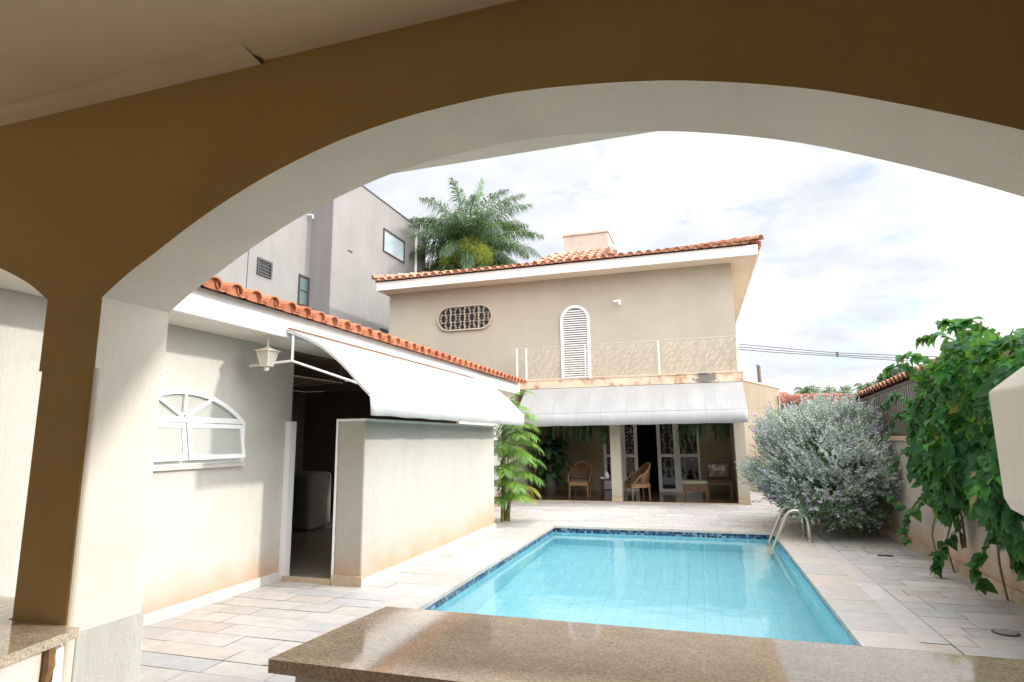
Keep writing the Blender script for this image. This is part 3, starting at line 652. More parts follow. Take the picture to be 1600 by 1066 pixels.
for (a, b) in ((WY0+.06, wc-.01), (wc+.01, WY1-.06)):     # hopper sashes pushed out at the foot
    mb = MB(); top = Vector((WX+.052, 0, WZT-.03)); bot = Vector((WX+.115, 0, WZ0+.045)); dv = (bot-top).normalized(); nn = Vector((0, 1, 0)).cross(dv)
    L_ = (bot-top).length
    for (ya, yb, ta, tb) in ((a, a+.045, 0, L_), (b-.045, b, 0, L_), (a+.045, b-.045, 0, .045), (a+.045, b-.045, L_-.045, L_)):
        mb.obox(top+dv*((ta+tb)/2)+Vector((0, (ya+yb)/2, 0)), (dv, (0, 1, 0), nn), (tb-ta)/2, (yb-ya)/2, .014)
    s_ = mb.build('sash', M['white'], wf)
    mb = MB().obox(top+dv*(L_/2)+Vector((0, (a+b)/2, 0)), (dv, (0, 1, 0), nn), L_/2-.045, (b-a)/2-.045, .003); o = mb.build('pane', M['frost'], wf)
mb = MB(); mb.box(WX, WX+.05, WY0-.03, WY1+.03, WZ0-.045, WZ0-.001); mb.build('sill', M['stone_trim'], wf, bevel=.006)
MB().box(WX+.002, WX+.075, 6.17, 6.29, .0, 1.86).build('door_jamb', M['alu'], sb, bevel=.004)

# yard wall with the door gap
yw = thing('yard_wall', 'low cream rendered wall stained ochre along its foot beside the pool', 'wall', (-3.9, 8.4, 0))
mb = MB(); mb.prism([(-4.08, 6.15), (-3.72, 6.15), (-3.72, 10.76), (-3.86, 10.76), (-3.86, 6.33), (-4.08, 6.33)], 'z', 0, 1.84); mb.build('wall', M['wall_low'], yw, bevel=.02)
mb = MB(); mb.prism([(-4.10, 6.13), (-3.70, 6.13), (-3.70, 10.78), (-3.88, 10.78), (-3.88, 6.35), (-4.10, 6.35)], 'z', 1.841, 1.872); mb.build('coping', M['white_weather'], yw, bevel=.004)
MB().box(-4.105, -4.0815, 6.142, 6.335, .03, 1.84).build('door_frame', M['alu'], yw)
mb = MB(); y = 6.13
while y < 10.77:
    l = min(random.uniform(.5, .9), 10.77-y); mb.box(-3.72, -3.695, y+.002, y+l-.002, 0, .075+random.uniform(-.003, .003)); y += l
mb.build('baseboard', M['stone_trim'], yw)
mb = MB(); mb.box(-4.09, -3.70, 6.126, 6.1495, 0, .11); mb.box(-4.775, -4.11, 6.14, 6.19, .0, .055); mb.build('threshold', M['stone_base'], yw)

# awning on the low building
aw = thing('side_awning', 'curved white vinyl awning fixed under the orange tile eave at left', 'awning', (-3.8, 8.1, 2.8))
prof = catmull([(-4.225, 2.825), (-4.0, 2.735), (-3.76, 2.61), (-3.5, 2.405), (-3.30, 2.20), (-3.175, 2.085)], 4)
AYA, AYB = 5.32, 10.95
def sheet(mb, prof, ya, yb, ny, th=.006, sag=.010):
    vs = []; fs = []; n = len(prof)
    for i in range(ny+1):
        y = ya+(yb-ya)*i/ny; ph = abs(math.sin(math.pi*i/8))
        for j, (x, z) in enumerate(prof):
            s = sag*ph*math.sin(math.pi*j/(n-1)); vs.append((x-s*.6, y, z-s))
    for i in range(ny):
        for j in range(n-1): fs.append((i*n+j, i*n+j+1, (i+1)*n+j+1, (i+1)*n+j))
    mb.add(vs, fs); return mb
cano = sheet(MB(), prof, AYA, AYB, 56).build('canopy', M['pvc'], aw, smooth=True)
so_ = cano.modifiers.new('thickness', 'SOLIDIFY'); so_.thickness = .008
mb = MB(); vs = []; fs = []
for i in range(57):
    y = AYA+(AYB-AYA)*i/56; wv = .006*math.sin(y*5.1)+.004*math.sin(y*13)
    vs += [(-3.172, y, 2.083), (-3.166+wv, y, 1.97), (-3.162+wv*1.5, y, 1.868+.004*math.sin(y*9))]
for i in range(56):
    for j in range(2): fs.append((i*3+j, i*3+j+1, (i+1)*3+j+1, (i+1)*3+j))
mb.add(vs, fs); va = mb.build('valance', M['pvc'], aw, smooth=True); q = va.modifiers.new('thickness', 'SOLIDIFY'); q.thickness = .006
for y in (AYA+.015, 7.2, 9.1, AYB-.015):
    mb = MB(); mb.tube([(x, y, z-.02) for (x, z) in prof], .012, 6)
    mb.tube([(-4.15, y, 2.75), (-4.15, y, 2.475)], .014, 6); mb.tube([(-4.70, y, 2.445), (-4.15, y, 2.475), (-3.33, y, 2.20)], .014, 6)
    mb.build('bracket', M['white'], aw)
MB().tube([(-4.2, AYA, 2.835), (-4.2, AYB, 2.835)], .011, 6).build('shadow_gap_strip', plain('shadow_gap_brown', (.20, .10, .05), .8, .2, 8), aw)  # thin brown bar standing in for the shadow gap along the awning's top edge
MB().tube([(-3.18, AYA, 2.07), (-3.18, AYB, 2.07)], .012, 6).build('front_rail', M['white'], aw)

# lantern under the soffit
lx, ly = -4.43, 5.28
ln = thing('hanging_lantern', 'small cream metal lantern hanging from the soffit beside the awning', 'lantern', (lx, ly, 2.75))
MB().lathe([(.075, -.012), (.075, 0)], (lx, ly, 2.751), 20).build('ceiling_plate', M['iron_cream'], ln)
MB().tube([(lx, ly, 2.745), (lx, ly, 2.61)], .012, 8).build('stem', M['iron_cream'], ln)
MB().lathe([(.135, 0), (.138, .006), (.05, .035), (.02, .05)], (lx, ly, 2.585), 4, R(45)).build('cap', M['iron_cream'], ln)
mb = MB()
for k in range(4):
    a = R(45+90*k); c, s = math.cos(a), math.sin(a); mb.tube([(lx+.108*c, ly+.108*s, 2.585), (lx+.062*c, ly+.062*s, 2.425)], .007, 5)
    a2 = R(135+90*k); c2, s2 = math.cos(a2), math.sin(a2); mb.tube([(lx+.062*c, ly+.062*s, 2.425), (lx+.062*c2, ly+.062*s2, 2.425)], .007, 5)
mb.build('cage', M['iron_cream'], ln)
MB().lathe([(.058, .0), (.10, .155)], (lx, ly, 2.428), 4, R(45)).build('glass', plain('lantern_glass', (.62, .58, .50), .25, .05, 5), ln)
MB().lathe([(.012, -.055), (.026, -.045), (.028, -.01), (.02, 0)], (lx, ly, 2.424), 10).build('finial', M['iron_cream'], ln)

# inside the laundry: covered machine and ceiling clothes airer
cm = thing('covered_machine', 'washing machine under a grey dust cover in the dark laundry behind the doorway', 'machine', (-7.15, 9.7, .03))
mb = MB(); vs = []; fs = []; nb = 40
for i, (z, s) in enumerate(((.06, 1.03), (.4, 1.0), (.8, .98), (.93, .99), (.99, .96), (1.02, .85), (1.035, .5))):
    for k in range(nb):
        a = 2*math.pi*k/nb; q = (abs(math.cos(a))**6+abs(math.sin(a))**6)**(-1/6)
        rr = .40*q*s + (.012*math.sin(7*a+z*3)*(1-i/7) if i < 4 else 0); vs.append((-7.15+rr*math.cos(a), 9.7+rr*math.sin(a), .03+z + (.02*math.sin(3*a) if i == 0 else 0)))
for i in range(6):
    for k in range(nb): fs.append((i*nb+k, i*nb+(k+1) % nb, (i+1)*nb+(k+1) % nb, (i+1)*nb+k))
fs.append(tuple(6*nb+k for k in range(nb))); mb.add(vs, fs); cv = mb.build('dust_cover', M['cloth'], cm, smooth=True)
for (dx, dy) in ((-.3, -.3), (.3, -.3), (-.3, .3), (.3, .3)): MB().lathe([(.03, 0), (.03, .1)], (-7.15+dx, 9.7+dy, .03), 8).build('foot', M['pot'], cm)
ar = thing('clothes_airer', 'ceiling clothes airer of thin wires above the laundry doorway', 'clothes airer', (-5.6, 7.4, 2.6))
mb = MB()
for k in range(6): mb.tube([(-6.6, 6.7+.22*k, 2.50), (-5.9, 6.7+.22*k, 2.475), (-5.2, 6.7+.22*k, 2.50)], .006, 5)
mb.build('lines', M['iron_cream'], ar)
for x in (-6.6, -5.2):
    mb = MB(); mb.tube([(x, 6.6, 2.50), (x, 7.9, 2.50)], .012, 6); mb.tube([(x, 6.65, 2.50), (x, 6.65, 2.76)], .004, 4); mb.tube([(x, 7.85, 2.50), (x, 7.85, 2.76)], .004, 4); mb.build('bar', M['iron_cream'], ar)

# ------------------------------------------------------------------ scrolled ironwork
def spiral(mb, c, U, V, r0, turns, sgn, th, a0=0, n=15, seg=4):
    c, U, V = Vector(c), Vector(U), Vector(V); pts = []
    for k in range(n):
        t = k/(n-1); a = a0+sgn*turns*2*math.pi*t; rr = r0*(1-.86*t); pts.append(c+U*(rr*math.cos(a))+V*(rr*math.sin(a)))
    mb.tube(pts, th, seg, False)
def scrolls(mb, O, U, V, w, h, nx, nz, th, inside=None, lacy=False):
    """rows of facing C-scrolls filling a w x h panel"""
    O, U, V = Vector(O), Vector(U), Vector(V); cw, ch = w/nx, h/nz
    for i in range(nx):
        for j in range(nz):
            cx, cz = (i+.5)*cw, (j+.5)*ch
            if lacy:
                cx += random.uniform(-.45, .45)*cw + (.5*cw if j % 2 else 0); cz += random.uniform(-.2, .2)*ch
                if cx > w-.3*cw: continue
                for sg_ in (1, -1): spiral(mb, O+U*(cx+sg_*cw*.16)+V*(cz+sg_*ch*.2), U, V, min(cw, ch)*random.uniform(.24, .36), 1.1, sg_*random.choice((-1, 1)), th, a0=random.uniform(0, 6.28), n=11)
                continue
            if inside and not inside(cx, cz): continue
            s = 1 if (i+j) % 2 else -1; rr = min(cw, ch)*.27
            spiral(mb, O+U*(cx-s*cw*.10)+V*(cz+ch*.23), U, V, rr, 1.15, s, th, a0=-s*math.pi/2)
            spiral(mb, O+U*(cx+s*cw*.10)+V*(cz-ch*.23), U, V, rr, 1.15, -s, th, a0=s*math.pi/2)
X_, Y_, Z_ = Vector((1, 0, 0)), Vector((0, 1, 0)), Vector((0, 0, 1))

# ------------------------------------------------------------------ the two storey house
hs = thing('house', 'two storey beige house with an arched shutter door, oval window and tiled hip roof', 'house', (-4, 16.4, 0))
HX0, HX1, HY, HYB = -9.16, 1.10, 16.4, 25.0
mb = MB(); mb.box(HX0, HX1, HY, HYB, 3.2, 6.24)
mb.build('upper_wall', M['wall_house'], hs)
mb = MB(); mb.prism([(-4.95, 15.751), (-4.78, 15.751), (-4.78, 18.7), (-4.95, 18.7)], 'z', 0, 2.968); mb.build('lower_wall', M['wall_house'], hs)
MB().box(-9.2, -4.78, 15.6, 15.75, 0, 2.968).build('lower_wall', M['wall_house'], hs)
mb = MB(); mb.box(.86, 1.09, 15.93, 24.9, 0, 2.968)
mb.build('lower_wall', M['wall_house'], hs)
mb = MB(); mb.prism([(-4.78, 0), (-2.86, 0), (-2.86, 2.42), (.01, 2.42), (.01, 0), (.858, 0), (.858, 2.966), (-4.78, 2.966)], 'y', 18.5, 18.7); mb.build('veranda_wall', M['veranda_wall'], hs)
for (x0, x1, y0, y1) in ((-2.22, -1.96, 15.65, 15.91), (.83, 1.09, 15.65, 15.928)):
    c = MB().box(x0, x1, y0, y1, 0, 2.968).build('porch_column', M['wall_house'], hs, bevel=.008)
    mb = MB(); mb.box(x0-.006, x1+.006, y0-.006, y1-.003, 0, .10); mb.build('column_base', M['stone_base'], c)
mb = MB(); mb.box(-4.72, 1.135, 15.60, HY-.002, 2.97, 3.19); mb.box(-9.2, HX1, HY-.0, 18.7, 2.97, 3.198)
mb.build('balcony_slab', M['slab'], hs, bevel=.008)
mb = MB(); mb.box(-4.73, 1.145, 15.585, 16.38, 3.191, 3.215); mb.build('slab_coping', M['slab'], hs)
structure(MB().box(-4.9, 1.0, 15.63, 24.0, -.02, .03).build('terrace_floor', M['floor_in']))
mb = MB(); x = -4.8
while x < 1.1:
    l = min(random.uniform(.4, .8), 1.1-x); mb.box(x+.002, x+l-.002, 15.605, 15.629, 0, .028); x += l
mb.build('porch_edge', M['stone_base'], hs)
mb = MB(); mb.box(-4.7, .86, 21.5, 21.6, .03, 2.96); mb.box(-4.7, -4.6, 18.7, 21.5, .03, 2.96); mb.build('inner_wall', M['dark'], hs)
# eaves, roof
EX0, EX1, EY0, EY1, EZ = -9.22, 1.69, 15.76, 25.6, 6.24
mb = MB(); mb.box(EX0, EX1, EY0, HY-.0, EZ, EZ+.05); mb.box(HX1, EX1, HY, EY1, EZ, EZ+.05); mb.box(EX0, HX0-.001, HY, EY1, EZ, EZ+.05); mb.build('soffit', M['soffit_house'], hs)
mb = MB(); t = .04
mb.box(EX0-t, EX1+t, EY0-t, EY0, EZ-.03, EZ+.235); mb.box(EX1, EX1+t, EY0, EY1, EZ-.03, EZ+.235); mb.box(EX0-t, EX0, EY0, EY1, EZ-.03, EZ+.235); mb.build('fascia', M['white_weather'], hs, bevel=.006)
PITCH = .27; HPT = math.atan(PITCH); cp, sp_ = math.cos(HPT), math.sin(HPT)
RZ = EZ+.225; ex0, ex1, ey0 = EX0-.12, EX1+.12, EY0-.13
half = (ex1-ex0)/2; dmax = (25.7-ey0)/2
mb = MB()
clay_tiles(mb, (ex0, ey0, RZ), (1, 0, 0), (0, cp, sp_), (0, -sp_, cp), lambda s: (s*cp, 2*half-s*cp), 12, .242, .40)
clay_tiles(mb, (ex1, ey0, RZ), (0, 1, 0), (-cp, 0, sp_), (sp_, 0, cp), lambda s: (s*cp, 10.0-s*cp), 8, .242, .40)
clay_tiles(mb, (ex0, ey0, RZ), (0, 1, 0), (cp, 0, sp_), (-sp_, 0, cp), lambda s: (s*cp, 10.0-s*cp), 4, .242, .40)
rp = RZ+PITCH*4.6
ridge_caps(mb, (ex1-.02, ey0+.02, RZ+.10), (ex1-4.6, ey0+4.6, rp+.10), .12); ridge_caps(mb, (ex0+.02, ey0+.02, RZ+.10), (ex0+4.6, ey0+4.6, rp+.10), .12)
ridge_caps(mb, (ex0+4.6, ey0+4.6, rp+.10), (ex1-4.6, ey0+4.6, rp+.10), .12)
hr = mb.build('roof', M['tile_old'], hs)
mb = MB(); b0 = [(ex0+.1, ey0+.1, RZ-.01), (ex1-.1, ey0+.1, RZ-.01), (ex1-.1, 25.6, RZ-.01), (ex0+.1, 25.6, RZ-.01), (ex0+4.7, ey0+4.7, RZ+PITCH*4.6-.03), (ex1-4.7, ey0+4.7, RZ+PITCH*4.6-.03)]
mb.add(b0, [(0, 1, 5, 4), (1, 2, 5), (2, 3, 4, 5), (3, 0, 4), (3, 2, 1, 0)]); mb.build('roof_deck', M['wood'], hr)
# chimney tower and the steeper tiled saddle in front of it
mb = MB(); mb.box(-4.0, -2.50, 19.0, 20.3, 6.9, 8.44); ch = mb.build('chimney', M['concrete'], hr)
mb = MB(); mb.box(-4.04, -2.46, 18.96, 20.34, 8.44, 8.50); mb.tube([(-3.3, 19.05, 8.5), (-3.3, 19.05, 8.62)], .012, 5); mb.build('chimney_cap', M['concrete'], ch)
a2 = math.atan(.50); mb = MB()
clay_tiles(mb, (-4.45, 16.75, 6.80), (1, 0, 0), (0, math.cos(a2), math.sin(a2)), (0, -math.sin(a2), math.cos(a2)), lambda s: (max(0, s*.42), 2.25-max(0, (s-1.2)*.1)), 4, .242, .42)
ridge_caps(mb, (-4.42, 16.8, 6.86), (-3.75, 18.3, 7.62), .12); ridge_caps(mb, (-2.15, 16.75, 6.86), (-2.35, 18.4, 7.66), .12)
mb.build('roof_saddle', M['tile_old'], hr)
MB().prism([(16.8, 6.7), (18.9, 6.75), (18.9, 7.76), (18.6, 7.66)], 'x', -4.1, -2.2).build('saddle_deck', M['wood'], hr)
# arched shutter door
sx0, sx1, sz1 = -3.61, -2.77, 5.40; sc, sr = (sx0+sx1)/2, (sx1-sx0)/2
def arch_ring(cx, rad, zc, z0, wth, n=20):
    o = [(cx-rad, z0)] + [(cx-rad*math.cos(math.pi*k/n), zc+rad*math.sin(math.pi*k/n)) for k in range(n+1)] + [(cx+rad, z0)]
    r2 = rad-wth; i = [(cx-r2, z0)] + [(cx-r2*math.cos(math.pi*k/n), zc+r2*math.sin(math.pi*k/n)) for k in range(n+1)] + [(cx+r2, z0)]
    return o, i
zc = sz1-sr; o_, i_ = arch_ring(sc, sr, zc, 3.22, .075)
mb = MB(); y0, y1 = HY-.06, HY-.001
for a, b, c, d in zip(o_[:-1], o_[1:], i_[:-1], i_[1:]):
    P = lambda p, y: (p[0], y, p[1])
    mb.add([P(a, y0), P(b, y0), P(d, y0), P(c, y0), P(a, y1), P(b, y1), P(d, y1), P(c, y1)], [(0, 3, 2, 1), (0, 1, 5, 4), (3, 7, 6, 2)])
sd = mb.build('shutter_door', M['white'], hs)
MB().prism([(p[0], p[1]) for p in i_], 'y', HY-.012, HY-.006).build('door_shadow_gap', plain('shutter_gap', (.20, .18, .16), .8, .05), sd)
mb = MB(); z = 3.27
while z < sz1-.11:
    ww = sr-.08
    if z > zc: ww = math.sqrt(max(.0, (sr-.08)**2-(z-zc)**2))
    if ww > .05: mb.obox((sc, HY-.034, z), ((1, 0, 0), (0, .80, .60), (0, -.60, .80)), ww, .026, .0065)
    z += .0655
mb.build('slats', M['white'], sd)
MB().box(sx1-.17, sx1-.14, HY-.066, HY-.036, 3.24, 4.25).build('stile', M['white'], sd)
# oval window
ocx, ocz, ohw, ohh = -6.58, 5.285, .90, .385
def stadium(off, n=14):
    r = ohh-off; s = ohw-ohh
    return [(ocx+s+r*math.cos(a), ocz+r*math.sin(a)) for a in [R(-90+180*k/n) for k in range(n+1)]] + [(ocx-s+r*math.cos(a), ocz+r*math.sin(a)) for a in [R(90+180*k/n) for k in range(n+1)]]
A, B = stadium(0), stadium(.04); n = len(A); mb = MB(); y0 = HY-.075
for k in range(n):
    a, b, c, d = A[k], A[(k+1) % n], B[k], B[(k+1) % n]; P = lambda p, y: (p[0], y, p[1])
    mb.add([P(a, y0), P(b, y0), P(d, y0), P(c, y0), P(a, y1), P(b, y1), P(d, y1), P(c, y1)], [(0, 1, 2, 3), (0, 4, 5, 1), (3, 2, 6, 7)])
ow = mb.build('window', M['iron_tan'], hs)
MB().prism(stadium(.05), 'y', HY-.010, HY-.004).build('pane', M['dark_glass'], ow)
mb = MB()
def ins(cx, cz):
    x, z = cx-(ohw-.05), cz-(ohh-.05); s = ohw-ohh
    return math.hypot(max(0, abs(x)-s), z) < ohh-.03
scrolls(mb, (ocx-ohw+.05, HY-.05, ocz-ohh+.05), X_, Z_, 2*ohw-.1, 2*ohh-.1, 11, 4, .0095, ins)
for x in (-.45, 0, .45): mb.tube([(ocx+x, HY-.05, ocz-ohh+.03), (ocx+x, HY-.05, ocz+ohh-.03)], .012, 4)
for z in (-.12, .12): mb.tube([(ocx-ohw+.12, HY-.05, ocz+z), (ocx+ohw-.12, HY-.05, ocz+z)], .008, 4)
mb.build('grille', M['iron_tan'], ow)
# wall lamp
wl = MB().box(-2.08, -1.86, HY-.03, HY-.001, 5.40, 5.47).build('wall_lamp', M['white'], hs, bevel=.01)
mb = MB(); mb.tube([(-1.93, HY-.02, 5.44), (-1.93, HY-.12, 5.43), (-1.90, HY-.14, 5.36)], .02, 8); mb.lathe([(.035, -.06), (.045, 0)], (-1.90, HY-.14, 5.36), 10); mb.build('lamp_head', M['white'], wl)
# balcony railing
RY = 15.66
mb = MB(); mb.tube([(-4.70, RY, 4.12), (1.06, RY, 4.12), (1.06, HY-.02, 4.12)], .012, 5); rl = mb.build('handrail', M['iron_grey'], hs)
mb = MB(); scrolls(mb, (-4.66, RY, 3.25), X_, Z_, 3.75, .84, 26, 6, .0042, None, True); scrolls(mb, (-.82, RY, 3.25), X_, Z_, 1.86, .84, 13, 6, .0042, None, True)
mb.tube([(-4.70, RY, 3.24), (1.06, RY, 3.24)], .009, 4); mb.build('railing_scrolls', M['iron_beige'], rl)
mb = MB(); scrolls(mb, (1.06, RY+.03, 3.25), Y_, Z_, HY-RY-.05, .84, 4, 5, .009, None, True); mb.build('railing_return', M['iron_cream'], rl)
for x in (-4.72, -4.45, -.87, 1.06): MB().box(x-.022, x+.022, RY-.022, RY+.022, 3.216, 4.13).build('post', M['iron_cream'], rl)
# French doors at the back of the veranda
fd = MB(); DY = 18.52
def frame_rect(mb, x0, x1, z0, z1, s, b, y0=DY-.04, y1=DY+.02, mids=()):
    mb.box(x0, x0+s, y0, y1, z0, z1); mb.box(x1-s, x1, y0, y1, z0, z1); mb.box(x0+s, x1-s, y0, y1, z1-b, z1); mb.box(x0+s, x1-s, y0, y1, z0, z0+b)
    for z in mids: mb.box(x0+s, x1-s, y0, y1, z-b/2, z+b/2)
doors = [(-2.84, -2.26, .10, 1), (-2.26, -1.80, .10, 0), (-1.22, -.64, .10, 0), (-.64, .0, .07, 1)]
for i, (x0, x1, s, fixed) in enumerate(doors):
    mb = MB(); frame_rect(mb, x0+.002, x1-.002, .035 if not fixed else .30, 2.41, s if i != 3 else .07, .09, mids=(1.09,)); 
    if fixed: mb.box(x0, x1, DY-.02, DY+.15, .03, .30)
    dl = mb.build('door', M['white_weather'], hs)
    mb = MB(); scrolls(mb, (x0+s, DY-.012, .40), X_, Z_, x1-x0-2*s, .60, 2, 3, .009); scrolls(mb, (x0+s, DY-.012, 1.16), X_, Z_, x1-x0-2*s, 1.15, 2, 5, .009)
    mb.build('grille', M['iron_grey'], dl)
    MB().box(x0+s-.01, x1-s+.01, DY+.004, DY+.010, .12, 2.33).build('pane', M['dark_glass'], dl)
    if i == 2: MB().tube([(-.70, DY-.045, 1.0), (-.70, DY-.08, 1.0), (-.80, DY-.085, 1.0)], .013, 6).build('handle', M['alu'], dl)

# awning on the house
ha = thing('veranda_awning', 'long straight white vinyl awning over the dark veranda of the house', 'awning', (-1.6, 15.0, 2.9))
P0, P1 = (15.585, 2.955), (14.62, 2.245); n = 60; vs = []; fs = []
for i in range(n+1):
    x = -4.45 + (1.10+4.45)*i/n; ph = abs(math.sin(math.pi*i/n*9))
    for j in range(7):
        t = j/6; s = .018*ph*math.sin(math.pi*t); vs.append((x, P0[0]+(P1[0]-P0[0])*t, P0[1]+(P1[1]-P0[1])*t-s+.03*math.sin(math.pi*t)))
for i in range(n):
    for j in range(6): fs.append((i*7+j, (i+1)*7+j, (i+1)*7+j+1, i*7+j+1))
for xe in (-4.45, 1.10):
    b = len(vs); vs += [(xe, P0[0], P0[1]), (xe, P1[0], P1[1]), (xe, P1[0]+.02, 1.95), (xe, P1[0]+.10, 1.96)]; fs.append((b, b+1, b+2, b+3))
o = MB().add(vs, fs).build('canopy', M['pvc_house'], ha, smooth=False); q = o.modifiers.new('thickness', 'SOLIDIFY'); q.thickness = .006
mb = MB(); vs = []; fs = []
for i in range(n+1):
    x = -4.45 + 5.55*i/n; wv = .008*math.sin(x*4.3); vs += [(x, 14.617, 2.243), (x, 14.63+wv, 2.09), (x, 14.64+wv*1.6, 1.935+.004*math.sin(x*7))]
for i in range(n):
    for j in range(2): fs.append((i*3+j, (i+1)*3+j, (i+1)*3+j+1, i*3+j+1))
o = mb.add(vs, fs).build('valance', M['valance'], ha, smooth=True); q = o.modifiers.new('thickness', 'SOLIDIFY'); q.thickness = .006
for k in range(1, 9):
    x = -4.45+5.55*k/9; MB().tube([(x, P0[0]-.004, P0[1]+.006), (x, (P0[0]+P1[0])/2, (P0[1]+P1[1])/2+.034), (x, P1[0]+.002, P1[1]+.006)], .004, 4).build('seam', M['valance'], ha)
for x in (-4.40, -1.6, 1.05): MB().tube([(x, 15.58, 2.05), (x, 14.66, 1.98), (x, 14.64, 2.22), (x, 15.58, 2.92)], .013, 6).build('frame_arm', M['white'], ha)

# ------------------------------------------------------------------ veranda furniture
def wicker_chair(loc, rz, label):
    """tub chair facing local -y"""
    t = thing('wicker_armchair', label, 'chair', loc, 'wicker armchairs on the veranda'); L0 = Vector(loc)
    def W(p): return (L0.x+p[0], L0.y+p[1], L0.z+p[2])
    mb = MB(); n = 22; vs = []; fs = []
    for i in range(n+1):
        a = math.pi*(-.06+1.12*i/n); c, s = math.cos(a), math.sin(a); hh = .62 + .30*max(0, s)**1.3; flare = 1+.10*max(0, s)
        for (z, rr) in ((.40, .29), (.40+(hh-.40)*.5, .305*flare), (hh, .325*flare), (hh+.012, .30*flare), (.42, .262)):
            vs.append(W((rr*c, rr*s*.92+.02, z)))
    for i in range(n):
        for k in range(4): fs.append((i*5+k, (i+1)*5+k, (i+1)*5+k+1, i*5+k+1))
    mb.add(vs, fs); mb.build('backrest', M['wicker_dark'], t, smooth=True)
    mb = MB(); pts = []
    for i in range(n+1):
        a = math.pi*(-.06+1.12*i/n); c, s = math.cos(a), math.sin(a); hh = .62+.30*max(0, s)**1.3; fl = 1+.10*max(0, s); pts.append(W((.318*fl*c, .318*fl*s*.92+.02, hh+.01)))
    pts = [W((.30, -.235, .40))] + pts + [W((-.30, -.235, .40))]; mb.tube(pts, .021, 7); mb.build('arm_rail', M['wicker'], t, smooth=True)
    mb = MB(); mb.prism([W((-.27, -.27, 0))[:2], W((.27, -.27, 0))[:2], W((.28, .1, 0))[:2], W((.2, .27, 0))[:2], W((-.2, .27, 0))[:2], W((-.28, .1, 0))[:2]], 'z', L0.z+.31, L0.z+.41); mb.build('seat', M['wicker'], t, bevel=.012)
    mb = MB(); mb.prism([W((-.24, -.255, 0))[:2], W((.24, -.255, 0))[:2], W((.24, .1, 0))[:2], W((.16, .22, 0))[:2], W((-.16, .22, 0))[:2], W((-.24, .1, 0))[:2]], 'z', L0.z+.411, L0.z+.475); mb.build('seat_cushion', M['cushion_dark'], t, bevel=.02)
    for (x, y) in ((-.25, -.24), (.25, -.24), (-.2, .23), (.2, .23)):
        MB().tube([W((x*1.06, y*1.06, 0)), W((x, y, .33))], [.017, .023], 8).build('leg', M['wicker'], t)
    t.rotation_euler = (0, 0, rz)
    return t
c1 = wicker_chair((-3.24, 16.75, .03), R(-4), 'wicker tub armchair standing alone left of the veranda column, facing the pool')
dup(c1, (-1.62, 16.25, .03), 'wicker tub armchair turned sideways right behind the veranda column', R(-62))
fs_ = thing('footstool', 'wicker footstool with an olive cushion in front of the right veranda door', 'footstool', (-.17, 16.7, .03))
mb = MB(); mb.prism([(-.48, 16.45), (.14, 16.45), (.14, 16.95), (-.48, 16.95)], 'z', .22, .40); mb.build('apron', M['wicker_dark'], fs_, bevel=.01)
mb = MB(); mb.box(-.49, .15, 16.44, 16.96, .401, .50); mb.build('cushion', M['cushion_green'], fs_, bevel=.035, bseg=3)
for (x, y) in ((-.45, 16.48), (.11, 16.48), (-.45, 16.92), (.11, 16.92)): MB().tube([(x, y, .03), (x, y, .23)], [.018, .024], 8).build('leg', M['wicker'], fs_)
tc_ = thing('wooden_chair', 'dark wooden high backed chair with a patterned back cushion beside the footstool', 'chair', (.45, 17.0, .03))
mb = MB(); mb.box(.14, .76, 16.75, 17.25, .36, .43); mb.build('seat', M['wood'], tc_, bevel=.01)
mb = MB(); mb.box(.14, .76, 17.20, 17.26, .44, .98); mb.build('backrest', M['wood'], tc_, bevel=.01)
mb = MB(); mb.box(.19, .71, 17.08, 17.198, .55, .92); mb.build('back_cushion', plain('patterned_cushion', (.14, .12, .09), .9, .3, 5, grime=((.45, .40, .33), 4.5, .55, .60)), tc_, bevel=.03, bseg=3)
mb = MB(); mb.box(.16, .74, 16.77, 17.07, .431, .49); mb.build('seat_cushion', M['cushion_dark'], tc_, bevel=.02)
for (x, y) in ((.17, 16.78), (.73, 16.78), (.17, 17.22), (.73, 17.22)): MB().box(x-.025, x+.025, y-.025, y+.025, .03, .36).build('leg', M['wood'], tc_)
for x in (.15, .75): MB().box(x-.025, x+.025, 16.76, 17.2, .62, .66).build('arm', M['wood'], tc_, bevel=.008)
st = thing('side_table', 'small dark side table with a lower shelf just left of the veranda column', 'table', (-2.5, 17.0, .03))
MB().box(-2.74, -2.24, 16.78, 17.22, .46, .50).build('tabletop', M['wood'], st, bevel=.006)
MB().box(-2.70, -2.28, 16.82, 17.18, .18, .20).build('shelf', M['wood'], st)
for (x, y) in ((-2.71, 16.81), (-2.27, 16.81), (-2.71, 17.19), (-2.27, 17.19)): MB().box(x-.02, x+.02, y-.02, y+.02, .03, .46).build('leg', M['wood'], st)
MB().lathe([(.03, 0), (.06, .03), (.075, .09), (.05, .14), (.03, .18), (.04, .2)], (-2.52, 16.92, .50), 14).build('white_vase', M['porcelain'], None, smooth=True)
tag(bpy.data.objects['white_vase'], 'small white porcelain vase on the dark side table', 'vase')
MB().lathe([(.05, 0), (.075, .02), (.085, .05), (.06, .055)], (-2.62, 16.85, .50), 14).build('white_bowl', M['porcelain'], None, smooth=True)
tag(bpy.data.objects['white_bowl'], 'small white bowl on the left corner of the dark side table', 'bowl')

